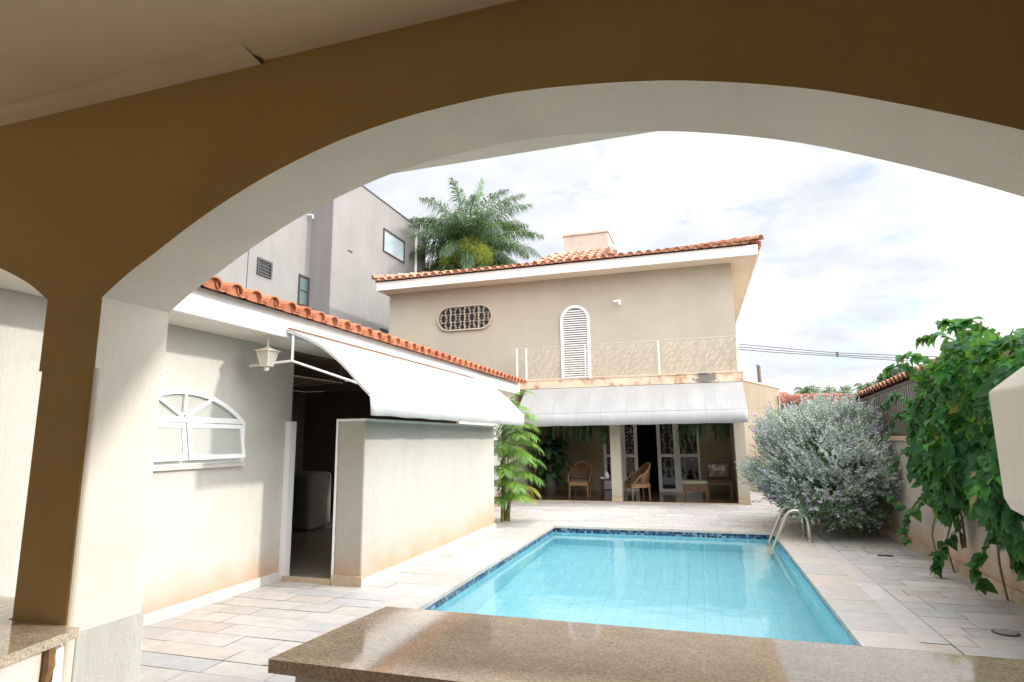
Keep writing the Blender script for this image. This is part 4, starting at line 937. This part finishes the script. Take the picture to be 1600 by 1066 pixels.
# ------------------------------------------------------------------ leaves
def unit(a): return a/np.maximum(np.linalg.norm(a, axis=-1, keepdims=True), 1e-9)
class Leaves:
    def __init__(s): s.V = []; s.F = []; s.n = 0
    def quads(s, V4):
        """V4: (n,4,3)"""
        n = len(V4); s.V.append(V4.reshape(-1, 3)); s.F.append(np.arange(n*4).reshape(n, 4)+s.n); s.n += n*4
    def strips(s, V6):
        """V6: (n,6,3) base pair, middle pair, tip pair"""
        n = len(V6); s.V.append(V6.reshape(-1, 3)); b = (np.arange(n)*6)[:, None]+s.n
        s.F.append(np.concatenate([b+np.array([[0, 1, 3, 2]]), b+np.array([[2, 3, 5, 4]])])); s.n += n*6
    def blades(s, P, D, Nn, L, W):
        """diamond leaves with a bent tip: base P, direction D, normal Nn, length L, width W"""
        D = unit(D); S = unit(np.cross(D, Nn)); Nn = unit(np.cross(S, D)); L = np.asarray(L).reshape(-1, 1); W = np.asarray(W).reshape(-1, 1)
        m = P+D*L*.45+Nn*L*.06
        s.quads(np.stack([P, m-S*W*.5, P+D*L-Nn*L*.05, m+S*W*.5], 1))
    def build(s, name, mat, parent=None): return raw_mesh(name, np.concatenate(s.V), np.concatenate(s.F), mat, parent)
def frond(lv, mbr, base, az, el, length, droop, n, ll, lw, hang, plum=.15, thick=.02, t0=.12, rng=RNG):
    """feather leaf: arching rachis with drooping leaflets on both sides"""
    K = 16; p = np.array(base, float); pts = [p.copy()]; tg = []
    h = np.array([math.cos(az), math.sin(az), 0])
    for k in range(K):
        e = el - droop*((k+.5)/K)**1.25; d = h*math.cos(e)+np.array([0, 0, math.sin(e)]); tg.append(d); p = p+d*length/K; pts.append(p.copy())
    tg.append(tg[-1]); pts = np.array(pts); tg = np.array(tg)
    if mbr is not None: mbr.tube([tuple(q) for q in pts], [thick*(1-.85*k/K) for k in range(K+1)], 5)
    t = t0+(1-t0)*(np.arange(n)+rng.random(n)*.6)/n; t = np.clip(t, 0, .999); i = np.floor(t*K).astype(int); f = (t*K-i)[:, None]
    P = pts[i]*(1-f)+pts[i+1]*f; T = unit(tg[i]*(1-f)+tg[i+1]*f); S0 = np.array([-math.sin(az), math.cos(az), 0])
    prof = (np.sin(np.pi*np.clip(t*.88+.12, 0, 1))**.6*.8+.25)
    for sd in (-1, 1):
        ang = rng.normal(0, plum, n)[:, None]; U = np.cross(T, S0[None]*1.0); up = unit(np.cross(S0[None].repeat(n, 0), T))*-1
        up = np.where(up[:, 2:3] < 0, -up, up)
        D = unit(S0[None]*sd*np.cos(ang)+up*np.sin(ang)+T*(.55+.35*t[:, None]))
        L = (ll*prof*rng.uniform(.85, 1.1, n))[:, None]; W = (lw*rng.uniform(.8, 1.1, n))[:, None]
        dn = np.array([0, 0, -1.0]); D1 = unit(D+dn*hang*.35); D2 = unit(D+dn*hang*(1.0+rng.random(n)[:, None]*.4))
        m = P+D1*L*.5; e = m+D2*L*.5; side = unit(np.cross(D1, up))
        lv.strips(np.stack([P-side*W*.25, P+side*W*.25, m-side*W*.5, m+side*W*.5, e-side*W*.06, e+side*W*.06], 1))

# queen palm behind the house
qp = thing('queen_palm', 'tall feathery palm with a full green crown rising behind the house roof', 'palm tree', (-9.0, 23.0, 0))
mb = MB(); mb.tube([(-9.0+.05*math.sin(k), 23.0, 9.75*k/12) for k in range(13)], [.24-.006*k for k in range(13)], 12); mb.build('trunk', M['bark'], qp, smooth=True)
qc = np.array([-9.1, 23.0, 9.9]); lv, mbr = Leaves(), MB()
for k in range(64):
    u_ = (k+.5)/64; el = R(80-112*u_) + RNG.normal(0, .08); az = k*2.39996+RNG.normal(0, .15); ln_ = 3.4-.4*u_+RNG.normal(0, .15)
    frond(lv, mbr, qc+np.array([math.cos(az)*.15, math.sin(az)*.15, -u_*.6]), az, el, ln_, R(62+35*(1-u_))*RNG.uniform(.8, 1.15), 100, .64, .037, 1.25, .75, .028)
lv.build('crown', M['queen'], qp); mbr.build('leaf_stalks', M['rachis'], qp)
lv = Leaves()
for k in range(2): frond(lv, None, qc+np.array([.1*k, 0, .2]), R(200+150*k), R(86), 2.9, R(20), 60, .42, .034, .35, .3)
lv.build('spear_leaf', M['queen_new'], qp)
lv = Leaves(); n = 2600
for (cx, cy, cz, rx, rz) in ((-8.6, 21.9, 9.35, .75, .62), (-9.35, 21.95, 9.05, .55, .6), (-8.1, 22.0, 9.1, .5, .5)):
    a = RNG.normal(0, 1, (n, 3)); a = unit(a)*RNG.random((n, 1))**.4; P = np.array([cx, cy, cz])+a*np.array([rx, .5, rz])
    lv.blades(P, a*.6+np.array([0, 0, -.6])+RNG.normal(0, .35, (n, 3)), RNG.normal(0, 1, (n, 3)), RNG.uniform(.08, .22, n), RNG.uniform(.010, .02, n))
lv.build('flower_cluster', M['bloom'], qp)
lv, mbr = Leaves(), MB()
for k in range(9): frond(lv, mbr, qc+np.array([-.3, -.4, -.5]), R(165+7*k+RNG.normal(0, 6)), R(5-4*k), 2.3, R(80), 44, .5, .024, 1.5, .5, .022)
lv.build('dry_leaves', M['dry'], qp)

# areca palm in the gap between the yard wall and the house
ap = thing('areca_palm', 'bright green areca palm growing in the gap at the far end of the yard wall', 'palm', (-3.85, 11.65, 0))
mb = MB(); lv, ly_, mbr = Leaves(), Leaves(), MB()
for k in range(7):
    bx, by = -3.9+RNG.uniform(-.22, .22), 11.65+RNG.uniform(-.3, .3); tx, ty, tz = bx+RNG.uniform(-.15, .3), by+RNG.uniform(-.2, .2), RNG.uniform(.8, 1.9)
    mb.tube([(bx, by, 0), ((bx+tx)/2+.02, (by+ty)/2, tz/2), (tx, ty, tz)], [.032, .028, .024], 8)
mb.build('stems', M['palm_stem'], ap, smooth=True)
spec = [(2.15, 5, 78, .95), (2.05, 60, 70, .9), (1.95, -30, 62, .95), (1.75, -5, 60, 1.15), (1.7, -55, 50, 1.1), (1.6, 25, 55, 1.1), (1.45, -20, 52, 1.2), (1.35, -70, 50, 1.0), (1.3, 5, 45, 1.2), (1.1, -35, 48, 1.2), (1.0, 15, 46, 1.1), (.9, -60, 45, 1.0),
        (.75, -10, 42, 1.15), (.6, -40, 45, 1.05), (.5, 10, 42, 1.0), (.35, -30, 50, .95), (.3, -75, 52, .8), (1.5, -100, 60, 1.0), (.8, -95, 60, .9), (1.2, 60, 50, 1.0), (.4, -5, 40, .9),
        (1.85, -15, 50, 1.0), (1.65, -40, 58, 1.0), (1.55, 0, 62, 1.1), (1.4, -50, 60, 1.0), (1.25, -12, 58, 1.15), (1.15, -80, 58, .95), (1.0, -25, 60, 1.1), (.9, 0, 58, 1.0), (.8, -45, 62, 1.0), (.65, -25, 60, 1.0), (.55, -60, 60, .9), (.45, -20, 65, .9), (.3, -50, 65, .8), (.25, 0, 62, .8)]
for i, (z, az, el, l) in enumerate(spec):
    frond(lv if i not in (14, 20) else ly_, mbr, (-3.87+RNG.uniform(-.1, .06), 11.6+RNG.uniform(-.15, .15), z), R(az+RNG.normal(0, 6)), R(el+5), l*.90, R(105), 30, .36, .018, .40, .10, .010, .16)
lv.build('fronds', M['areca'], ap); ly_.build('yellow_fronds', M['areca_yellow'], ap); mbr.build('leaf_stalks', M['rachis'], ap)

# silver sage bush by the right wall
bs_ = thing('sage_bush', 'big rounded silver grey bush with lilac flowers against the right boundary wall', 'bush', (2.0, 12.2, 0))
bc_, br_ = np.array([2.10, 11.9, 1.10]), np.array([1.10, 1.85, 1.02])
def lump(d): return 1+.10*np.sin(d[:, 0]*5+1)*np.sin(d[:, 1]*6+2)+.09*np.sin(d[:, 2]*7+d[:, 0]*4)+.05*np.sin(d[:, 1]*13+d[:, 2]*11)
nt_ = 520; dt_ = unit(RNG.normal(0, 1, (nt_, 3))); rt_ = (RNG.random(nt_)**.5*.34+.66)*lump(dt_); TP = bc_+dt_*rt_[:, None]*br_
per = 15; n = nt_*per; d = np.repeat(dt_, per, 0); rad = np.repeat(rt_, per); P0_ = np.repeat(TP, per, 0)+RNG.normal(0, .075, (n, 3))
keep = (P0_[:, 2] > .14) & (P0_[:, 0] < 2.80); P0_, d, rad = P0_[keep], d[keep], rad[keep]; n = len(P0_)
SD = unit(unit(d/br_)*.75+np.array([0, 0, .55])+RNG.normal(0, .25, (n, 3))); SL = RNG.uniform(.10, .24, n)
hi_, lo_ = Leaves(), Leaves(); NL = 13
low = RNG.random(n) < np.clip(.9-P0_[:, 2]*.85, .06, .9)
ref = unit(np.cross(SD, RNG.normal(0, 1, (n, 3)))); bi = np.cross(SD, ref)
for k in range(NL):
    t = (k+.5)/NL; a = k*2.4; out_ = ref*math.cos(a)+bi*math.sin(a); P = P0_+SD*(SL*t)[:, None]
    D = out_*(.95-.55*t)+SD*(.45+.6*t); Nn = SD-out_*.4; L = RNG.uniform(.034, .060, n)*(1.05-.35*t); W = L*.6
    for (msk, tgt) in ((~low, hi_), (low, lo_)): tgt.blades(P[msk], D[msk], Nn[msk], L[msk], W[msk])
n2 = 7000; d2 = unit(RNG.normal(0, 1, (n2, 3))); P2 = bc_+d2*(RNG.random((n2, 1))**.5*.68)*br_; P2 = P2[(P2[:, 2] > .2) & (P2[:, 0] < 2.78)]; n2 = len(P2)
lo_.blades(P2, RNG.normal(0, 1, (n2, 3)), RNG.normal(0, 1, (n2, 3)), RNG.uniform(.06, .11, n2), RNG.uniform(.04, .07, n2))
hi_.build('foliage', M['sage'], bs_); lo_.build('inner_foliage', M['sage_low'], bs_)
fl_ = Leaves(); idx = RNG.choice(np.where((P0_[:, 2] > .4) & (rad > .85))[0], 190); nf = 9
cl = np.repeat(idx, nf); P = P0_[cl]+SD[cl]*SL[cl][:, None]*RNG.uniform(.5, 1.1, len(cl))[:, None]+RNG.normal(0, .028, (len(cl), 3))
fl_.blades(P, RNG.normal(0, 1, P.shape)+SD[cl], RNG.normal(0, 1, P.shape), RNG.uniform(.03, .045, len(cl)), RNG.uniform(.025, .035, len(cl))); fl_.build('flowers', M['lilac'], bs_)
mb = MB()
for k in range(9):
    a = k*2.4; mb.tube([(2.15+.05*math.cos(a), 12.1+.06*math.sin(a), 0), (2.1+.22*math.cos(a), 12.1+.3*math.sin(a), .35), (1.95+.7*math.cos(a), 12.1+1.0*math.sin(a), 1.0)], [.05, .035, .014], 6)
mb.build('trunk', M['bark'], bs_)

lt = Leaves(); n = 420; a = RNG.uniform(0, 6.28, n); q = RNG.random(n)**.6*1.9
P = np.stack([2.05+q*.62*np.cos(a), 11.7+q*1.15*np.sin(a), RNG.uniform(.004, .010, n)], 1); P = P[P[:, 0] < 2.78]; n = len(P)
lt.blades(P, np.concatenate([RNG.normal(0, 1, (n, 2)), np.zeros((n, 1))], 1), np.array([[0, 0, 1.0]]).repeat(n, 0)+RNG.normal(0, .15, (n, 3)), RNG.uniform(.025, .05, n), RNG.uniform(.012, .022, n))
o = lt.build('leaf_litter', M['dry']); o['kind'] = 'stuff'

# ------------------------------------------------------------------ right boundary wall, fence, vine
bw = thing('boundary_wall', 'long plain pinkish boundary wall along the right side of the terrace', 'wall', (2.9, 9, 0))
MB().box(2.84, 3.02, -1.0, 19.9, 0, 1.52).build('wall', M['wall_boundary'], bw)
MB().box(2.79, 3.06, -1.0, 19.9, 1.521, 1.59).build('wall_cap', plain('wall_cap_paint', (.50, .36, .25), .85, .12, 2, bump=.1), bw, bevel=.008)
mb = MB(); y = 2.5
while y < 19.8: l = random.uniform(.5, .95); mb.box(2.812, 2.84, y+.002, y+l-.002, 0, .125+random.uniform(-.004, .004)); y += l
mb.build('baseboard', M['stone_base'], bw)
FY0, FY1 = 8.1, 13.9
def ftop(y): return 2.30 - .038*(y-13.2) - .06
fe = thing('metal_fence', 'fence of dark upright metal bars on top of the right boundary wall', 'fence', (2.93, 9.9, 1.59))
mb = MB(); y = FY0
while y < FY1:
    mb.box(2.90, 2.93, y-.020, y+.020, 1.60, ftop(y)-.01); y += .105
mb.build('bars', M['bar_paint'], fe)
for (z0, nm) in ((1.595, 'bottom_rail'),): MB().box(2.895, 2.935, FY0, FY1, 1.591, 1.63).build(nm, M['iron_dark'], fe)
mb = MB(); mb.add([(2.89, FY0, ftop(FY0)-.04), (2.94, FY0, ftop(FY0)-.04), (2.94, FY1, ftop(FY1)-.04), (2.89, FY1, ftop(FY1)-.04), (2.89, FY0, ftop(FY0)), (2.94, FY0, ftop(FY0)), (2.94, FY1, ftop(FY1)), (2.89, FY1, ftop(FY1))],
              [(3, 2, 1, 0), (4, 5, 6, 7), (0, 1, 5, 4), (1, 2, 6, 5), (2, 3, 7, 6), (3, 0, 4, 7)]); mb.build('top_rail', M['iron_dark'], fe)
ns_ = thing('neighbour_lean_to', 'neighbouring lean-to with an orange tiled eave behind the metal fence', 'shed', (4.5, 9.9, 0))
MB().box(3.55, 3.65, FY0, FY1, 0, 2.3).build('wall', M['dark'], ns_)
al = math.atan(.2); sl_ = math.atan(-.038)
mb = clay_tiles(MB(), (2.86, FY0-.05, ftop(FY0)+.015), (0, math.cos(sl_), math.sin(sl_)), (math.cos(al), 0, math.sin(al)), (-math.sin(al), 0, math.cos(al)), lambda s: (0, FY1-FY0+.05), 6, .19, .4, .062)
mb.build('roof', M['tile_old'], ns_)
mb = MB(); mb.add([(2.9, FY0, ftop(FY0)+.005), (2.9, FY1, ftop(FY1)+.005), (5.3, FY1, ftop(FY1)+.485), (5.3, FY0, ftop(FY0)+.485)], [(0, 1, 2, 3)]); mb.build('roof_deck', M['wood'], ns_)

vn = thing('climbing_vine', 'dense climbing vine with big dark green leaves spilling over the right wall', 'vine', (2.75, 7.5, 0))
mb = MB(); LF = MB(); rnd = random.Random(5)
def vine_leaf(p, d, nn, s):
    p, d, nn = Vector(p), Vector(d).normalized(), Vector(nn); sd = d.cross(nn)
    if sd.length < 1e-3: return
    sd.normalize(); nn = sd.cross(d).normalized(); c = .10*s; tipd = -.16*s
    A = p; B1 = p-d*.10*s+sd*.26*s+nn*c*1.1; B2 = p+d*.22*s+sd*.44*s+nn*c*1.5; B3 = p+d*.62*s+sd*.26*s+nn*c*.7; Tp = p+d*1.04*s+nn*tipd; Mid = p+d*.5*s
    C1 = p-d*.10*s-sd*.26*s+nn*c*1.1; C2 = p+d*.22*s-sd*.44*s+nn*c*1.5; C3 = p+d*.62*s-sd*.26*s+nn*c*.7
    LF.add([A, B1, B2, B3, Tp, Mid, C1, C2, C3], [(0, 1, 2, 5), (5, 2, 3, 4), (0, 5, 7, 6), (5, 4, 8, 7)])
def vine_top(y): return 1.80+.72*math.exp(-((y-6.8)/1.5)**2)+.09*math.sin(y*5) if y > 6.8 else 2.48+.09*math.sin(y*4)
def vine_bot(y): return .58+.35*math.sin(y*1.9+.6)+.12*math.sin(y*5.3)
def vine_depth(y, z):
    e = max(0, min(1, (9.3-y)/2.6)); b = .13+.46*e*max(.25, math.sin(math.pi*min(1, max(0, (z-.1)/2.9))))
    return b*(1+.22*math.sin(y*4.1+z*3)+.15*math.sin(z*6.3-y*2))
cnt = 0
while cnt < 6000:
    y = rnd.uniform(4.6, 9.6); z = rnd.uniform(.15, 3.1); tp, bt = vine_top(y), vine_bot(y)
    edge = max(0, (y-7.7)/1.3)
    if z > tp or z < bt + edge*.9 or rnd.random() < edge*.55: continue
    q = rnd.random()**.35; dep = vine_depth(y, z); x = 2.83-dep*q if z < 1.6 or rnd.random() < .8 else 2.83+rnd.uniform(0, .5)
    d = Vector((rnd.uniform(-.7, .1), rnd.uniform(-.6, .7), rnd.uniform(-1.0, -.1))); nn = Vector((-.75+rnd.uniform(-.5, .5), -.25+rnd.uniform(-.5, .5), .55+rnd.uniform(-.5, .5)))
    if z > tp-.25: d.z += .5; nn.z += .5
    vine_leaf((x, y, z), d, nn, .05+.105*rnd.random()**1.3); cnt += 1
sprigs = [((2.8, 8.2, 2.1), (2.5, 8.3, 2.45), (2.35, 8.55, 2.42)), ((2.8, 7.3, 2.4), (2.6, 7.4, 2.66), (2.45, 7.6, 2.66)), ((2.8, 7.0, 2.4), (2.65, 7.1, 2.7), (2.52, 7.2, 2.78)), ((2.8, 9.0, 1.7), (2.6, 9.3, 1.9), (2.55, 9.5, 1.6)), ((2.8, 8.8, 1.4), (2.6, 9.2, 1.4), (2.5, 9.4, 1.1)),
          ((2.75, 9.0, .9), (2.6, 9.3, .55), (2.55, 9.35, .2)), ((2.75, 8.8, .9), (2.6, 9.2, .6), (2.55, 9.7, .75)), ((2.75, 8.0, .6), (2.55, 8.1, .35), (2.5, 8.15, .12)), ((2.7, 6.9, .8), (2.5, 7.0, .4), (2.48, 7.02, .18)), ((2.8, 6.5, 2.4), (2.55, 6.55, 2.66), (2.42, 6.6, 2.62)), ((2.8, 7.9, 2.1), (2.6, 8.1, 2.50), (2.45, 8.3, 2.56)), ((2.8, 8.8, 1.9), (2.55, 9.1, 2.12), (2.5, 9.4, 2.0))]
for sg in sprigs:
    pts = catmull([tuple(p) for p in sg], 6); mb.tube(pts, .006, 5)
    for i in range(1, len(pts)):
        for _ in range(2):
            if rnd.random() < .85: vine_leaf(pts[i], (rnd.uniform(-.8, .3), rnd.uniform(-.8, .8), rnd.uniform(-.9, .2)), (-.4+rnd.uniform(-.4, .4), -.3+rnd.uniform(-.4, .4), .8), rnd.uniform(.08, .16))
for k in range(14):
    y0 = rnd.uniform(5.2, 9.2); pts = [(2.78, y0, 0 if k < 5 else .5)]; 
    for j in range(7): pts.append((2.80-.08*rnd.random(), y0+rnd.uniform(-.3, .3)*(j+1)/4, .35*(j+1)))
    mb.tube(catmull(pts, 3), .012, 5)
LF.build('leaves', M['vine'], vn); mb.build('stems', M['bark'], vn)

# hanging ferns and the leafy pot plant on the veranda
def hanging_fern(x, y, z, rx, drop, n, label):
    t = thing('hanging_fern', label, 'fern', (x, y, z), 'hanging ferns under the veranda ceiling')
    mb = MB(); mb.lathe([(.09, -.16), (.13, -.08), (.14, 0), (.12, 0)], (x, y, z), 14); b = mb.build('basket', M['pot'], t)
    mb = MB()
    for k in range(3): a = k*2.1; mb.tube([(x+.12*math.cos(a), y+.12*math.sin(a), z), (x, y, 2.965)], .004, 4)
    mb.build('hanger', M['iron_dark'], t)
    lv = Leaves()
    for k in range(n): frond(lv, None, (x+RNG.normal(0, rx*.25), y+RNG.normal(0, .08), z), RNG.uniform(0, 6.28), R(RNG.uniform(10, 70)), drop*RNG.uniform(.7, 1.1), R(150), 30, .085, .028, .6, .2)
    lv.build('fronds', M['fern'], t)
hanging_fern(-3.45, 16.45, 2.08, .6, 1.25, 80, 'wide hanging fern above the wicker armchair left of the veranda column')
hanging_fern(-2.75, 16.5, 2.08, .5, 1.1, 60, 'hanging fern close to the left side of the veranda column')
hanging_fern(.05, 16.4, 2.05, .18, 1.25, 55, 'green hanging fern in front of the right veranda door panel')
hanging_fern(.62, 16.6, 2.1, .12, .8, 18, 'small sparse hanging fern at the right end of the veranda')
pp = thing('potted_plant', 'tall dark leafy plant in a dark pot in the left corner of the veranda', 'plant', (-4.15, 16.9, .03))
MB().lathe([(.16, 0), (.21, .2), (.24, .42), (.25, .46), (.21, .46)], (-4.15, 16.9, .03), 18).build('pot', M['pot'], pp)
lv = Leaves()
for k in range(70): frond(lv, None, (-4.15, 16.9, .45+RNG.uniform(0, 1.1)), RNG.uniform(0, 6.28), R(RNG.uniform(25, 80)), RNG.uniform(.5, .85), R(110), 22, .16, .045, .6, .3)
lv.build('leaves', M['fern'], pp); MB().tube([(-4.15, 16.9, .4), (-4.13, 16.9, 1.6)], .03, 7).build('stem', M['bark'], pp)

# ------------------------------------------------------------------ grey building behind on the left
gb = thing('grey_building', 'tall plain grey rendered building behind the tiled eave on the left', 'building', (-12, 18, 0))
mb = MB(); mb.box(-16, -11.0, 15.84, 22.1, 0, 10.66); mb.box(-16, -11.8, 2.0, 15.84, 0, 11.6); mb.box(-16, -10.9, 22.1, 22.55, 0, 10.40); mb.build('wall', M['wall_grey'], gb)
mb = MB(); mb.box(-11.85, -11.0+.012, 15.80, 15.839, 0, 10.67); mb.build('column', M['wall_grey_shade'], gb)  # sheet over the step's side face, its shade painted darker; no column there
mb = MB(); mb.box(-16, -10.97, 15.80, 22.14, 10.661, 10.70); mb.build('roof_edge', M['frame_dark'], gb)
def gwin(x, y0, y1, z0, z1, pane, label=None, bars=0):
    f = MB(); t = .06
    f.box(x+.002, x+.05, y0, y1, z1-t, z1); f.box(x+.002, x+.05, y0, y1, z0, z0+t*.6); f.box(x+.002, x+.05, y0, y0+t*.6, z0+t*.6, z1-t); f.box(x+.002, x+.05, y1-t, y1, z0+t*.6, z1-t)
    for k in range(bars):
        zz = z0+(z1-z0)*(k+1)/(bars+1); f.box(x+.004, x+.035, y0+t*.6, y1-t, zz-.012, zz+.012)
    o = f.build('window', M['frame_dark'], gb); MB().box(x+.003, x+.012, y0+t*.5, y1-t*.8, z0+t*.5, z1-t*.8).build('pane', pane, o)
gwin(-11.0, 19.06, 20.74, 8.72, 9.64, M['sky_glass'])
gwin(-11.8, 15.28, 16.0-.22, 5.9, 6.88, M['teal_glass'], bars=1)
gwin(-11.8, 13.42, 14.02, 6.38, 6.88, M['dark_glass'], bars=4)
gwin(-11.0, 19.0, 19.5, 4.2, 5.75, M['teal_glass'], bars=1)
MB().tube([(-10.93, 21.67, 10.30), (-10.93, 21.67, 5.0)], .06, 8).build('drain_pipe', M['white_weather'], gb)
mb = MB(); mb.box(-11.80, -11.788, 13.05, 13.065, 4, 11.6); mb.build('joint_line', M['frame_dark'], gb)
mb = MB(); mb.tube([(-11.79, 15.6, 8.95), (-11.62, 15.6, 8.95), (-11.6, 15.6, 8.82)], .025, 6); mb.build('overflow_spout', M['white_weather'], gb)
mb = MB(); mb.box(-11.0, -10.97, 16.75, 17.0, 8.02, 8.05); mb.build('vent_slot', M['frame_dark'], gb)

# ------------------------------------------------------------------ beyond the house on the right
gw = thing('gable_wall', 'plain beige wall with a sloping top joining the right side of the house', 'wall', (1.8, 20, 0))
mb = MB(); mb.prism([(1.092, 0), (2.46, 0), (2.46, 3.075), (1.092, 3.475)], 'y', 19.9, 20.15); mb.build('wall', M['wall_far'], gw)
mb = MB(); mb.prism([(1.07, 3.485), (2.49, 3.07), (2.49, 3.115), (1.07, 3.53)], 'y', 19.87, 20.18); mb.build('coping', M['soffit_house'], gw)
MB().tube([(2.40, 19.84, 0), (2.40, 19.84, 2.85)], .022, 6).build('downpipe', M['wood'], gw)
def far_house(name, label, x0, x1, y0, y1, h, ridge, wall, loc):
    t = thing(name, label, 'house', loc)
    MB().box(x0, x1, y0, y1, 0, h).build('wall', wall, t)
    mb = MB(); yc = (y0+y1)/2; run = yc-y0+.3; pt = math.atan((ridge-h)/run); L_ = math.hypot(run, ridge-h)
    clay_tiles(mb, (x0-.3, y0-.3, h), (1, 0, 0), (0, math.cos(pt), math.sin(pt)), (0, -math.sin(pt), math.cos(pt)), lambda s: (0, x1-x0+.6), max(2, int(L_/.45)), .26, .45)
    ridge_caps(mb, (x0-.3, yc, ridge+.03), (x1+.3, yc, ridge+.03), .12); mb.build('roof', M['tile_far'], t)
    mb = MB(); mb.prism([(y0-.28, h-.02), (y1+.28, h-.02), (yc, ridge-.02)], 'x', x0, x1); mb.build('gable', wall, t)
far_house('far_house', 'small cream house with a dark red tiled roof just right of the gable wall', 3.2, 4.35, 31, 36, 3.0, 3.75, M['wall_far'], (3.8, 33, 0))
far_house('far_house', 'low white house with a red tiled roof behind the silver bush', 4.55, 6.5, 29.5, 34, 3.12, 3.50, M['wall_far_white'], (6, 31, 0))
def broad_tree(name, label, x, y, ztop, rx, h, mat, n, seed):
    r = np.random.default_rng(seed); t = thing(name, label, 'tree', (x, y, 0), 'trees far beyond the houses')
    mb = MB(); zc = ztop-h/2; mb.tube([(x, y, 0), (x+.1, y, zc*.5), (x, y, zc)], [.35, .28, .18], 8)
    clumps = []
    for k in range(16):
        a = r.uniform(0, 6.28); q = r.random()**.5; c = (x+rx*.75*q*math.cos(a), y+rx*.75*q*math.sin(a), zc+h*.32*(1-q*q)+r.normal(0, .15)*h); clumps.append(c); mb.tube([(x, y, zc-h*.4), ((x+c[0])/2, (y+c[1])/2, zc-h*.1), c], [.12, .08, .03], 5)
    mb.build('trunk', M['bark'], t); lv = Leaves()
    for c in clumps:
        m = n//16; d = unit(r.normal(0, 1, (m, 3))); P = np.array(c)+d*(r.random((m, 1))**.45)*np.array([rx*.38, rx*.38, h*.24])
        lv.blades(P, r.normal(0, 1, (m, 3)), d+r.normal(0, .5, (m, 3)), r.uniform(.2, .42, m)*rx/3, r.uniform(.14, .28, m)*rx/3)
    lv.build('crown', mat, t)
broad_tree('broad_tree', 'dark spreading tree rising above the metal fence in the distance', 33.4, 120, 12.9, 3.3, 4.2, M['tree_dark'], 6000, 3)
broad_tree('broad_tree', 'pale green rounded tree behind the red roofs in the distance', 17.2, 85, 7.7, 2.1, 2.6, M['tree_light'], 4000, 4)
def far_palm(x, y, ztop, r, label):
    t = thing('far_palm', label, 'palm tree', (x, y, 0), 'small palms far beyond the houses')
    MB().tube([(x, y, 0), (x, y, ztop-.3)], [.2, .15], 7).build('trunk', M['bark'], t); lv = Leaves()
    for k in range(16): frond(lv, None, (x, y, ztop-.4), k*2.4, R(70-70*k/16), r, R(95), 26, r*.28, .07, .9, .3)
    lv.build('crown', M['tree_light'], t)
far_palm(12.0, 75, 7.1, 1.5, 'leftmost of the three small distant palms, above the red roof')
far_palm(13.6, 80, 7.4, 1.3, 'middle one of the three small distant palms, above the red roof')
far_palm(18.2, 75, 7.3, 1.5, 'rightmost of the three small distant palms, beside the metal fence')
up = thing('utility_pole', 'weathered grey utility pole sticking up beyond the gable wall', 'utility pole', (2.9, 30, 0))
MB().tube([(2.9, 30, 0), (2.9, 30, 4.95)], [.10, .085], 10).build('post', M['utility'], up)
mb = MB(); mb.tube([(2.9, 30, 4.94), (2.9, 30, 5.0)], .10, 10); mb.build('post_cap', M['iron_grey'], up)
for i, (z, lab) in enumerate(((6.70, 'uppermost of the three thin power lines crossing the sky at right'), (6.60, 'middle one of the three thin power lines crossing the sky at right'), (6.52, 'lowest of the three thin power lines crossing the sky at right'))):
    pts = [(-8+34*k/40, 35, z-.128*(-8+34*k/40-2.47)+.0035*(-8+34*k/40-7.3)**2-.08+(.06-.06*i)*abs(math.sin((k-18)*.25))) for k in range(41)]
    tag(MB().tube(pts, .022, 5).build('power_line', M['wire']), lab, 'power line', 'power lines')
sp2 = tag(MB().box(7.27, 7.39, 34.95, 35.05, 5.78, 6.06).build('line_spacer', M['iron_dark'], None, bevel=.03), 'small dark spacer clamped on the power lines', 'line spacer')
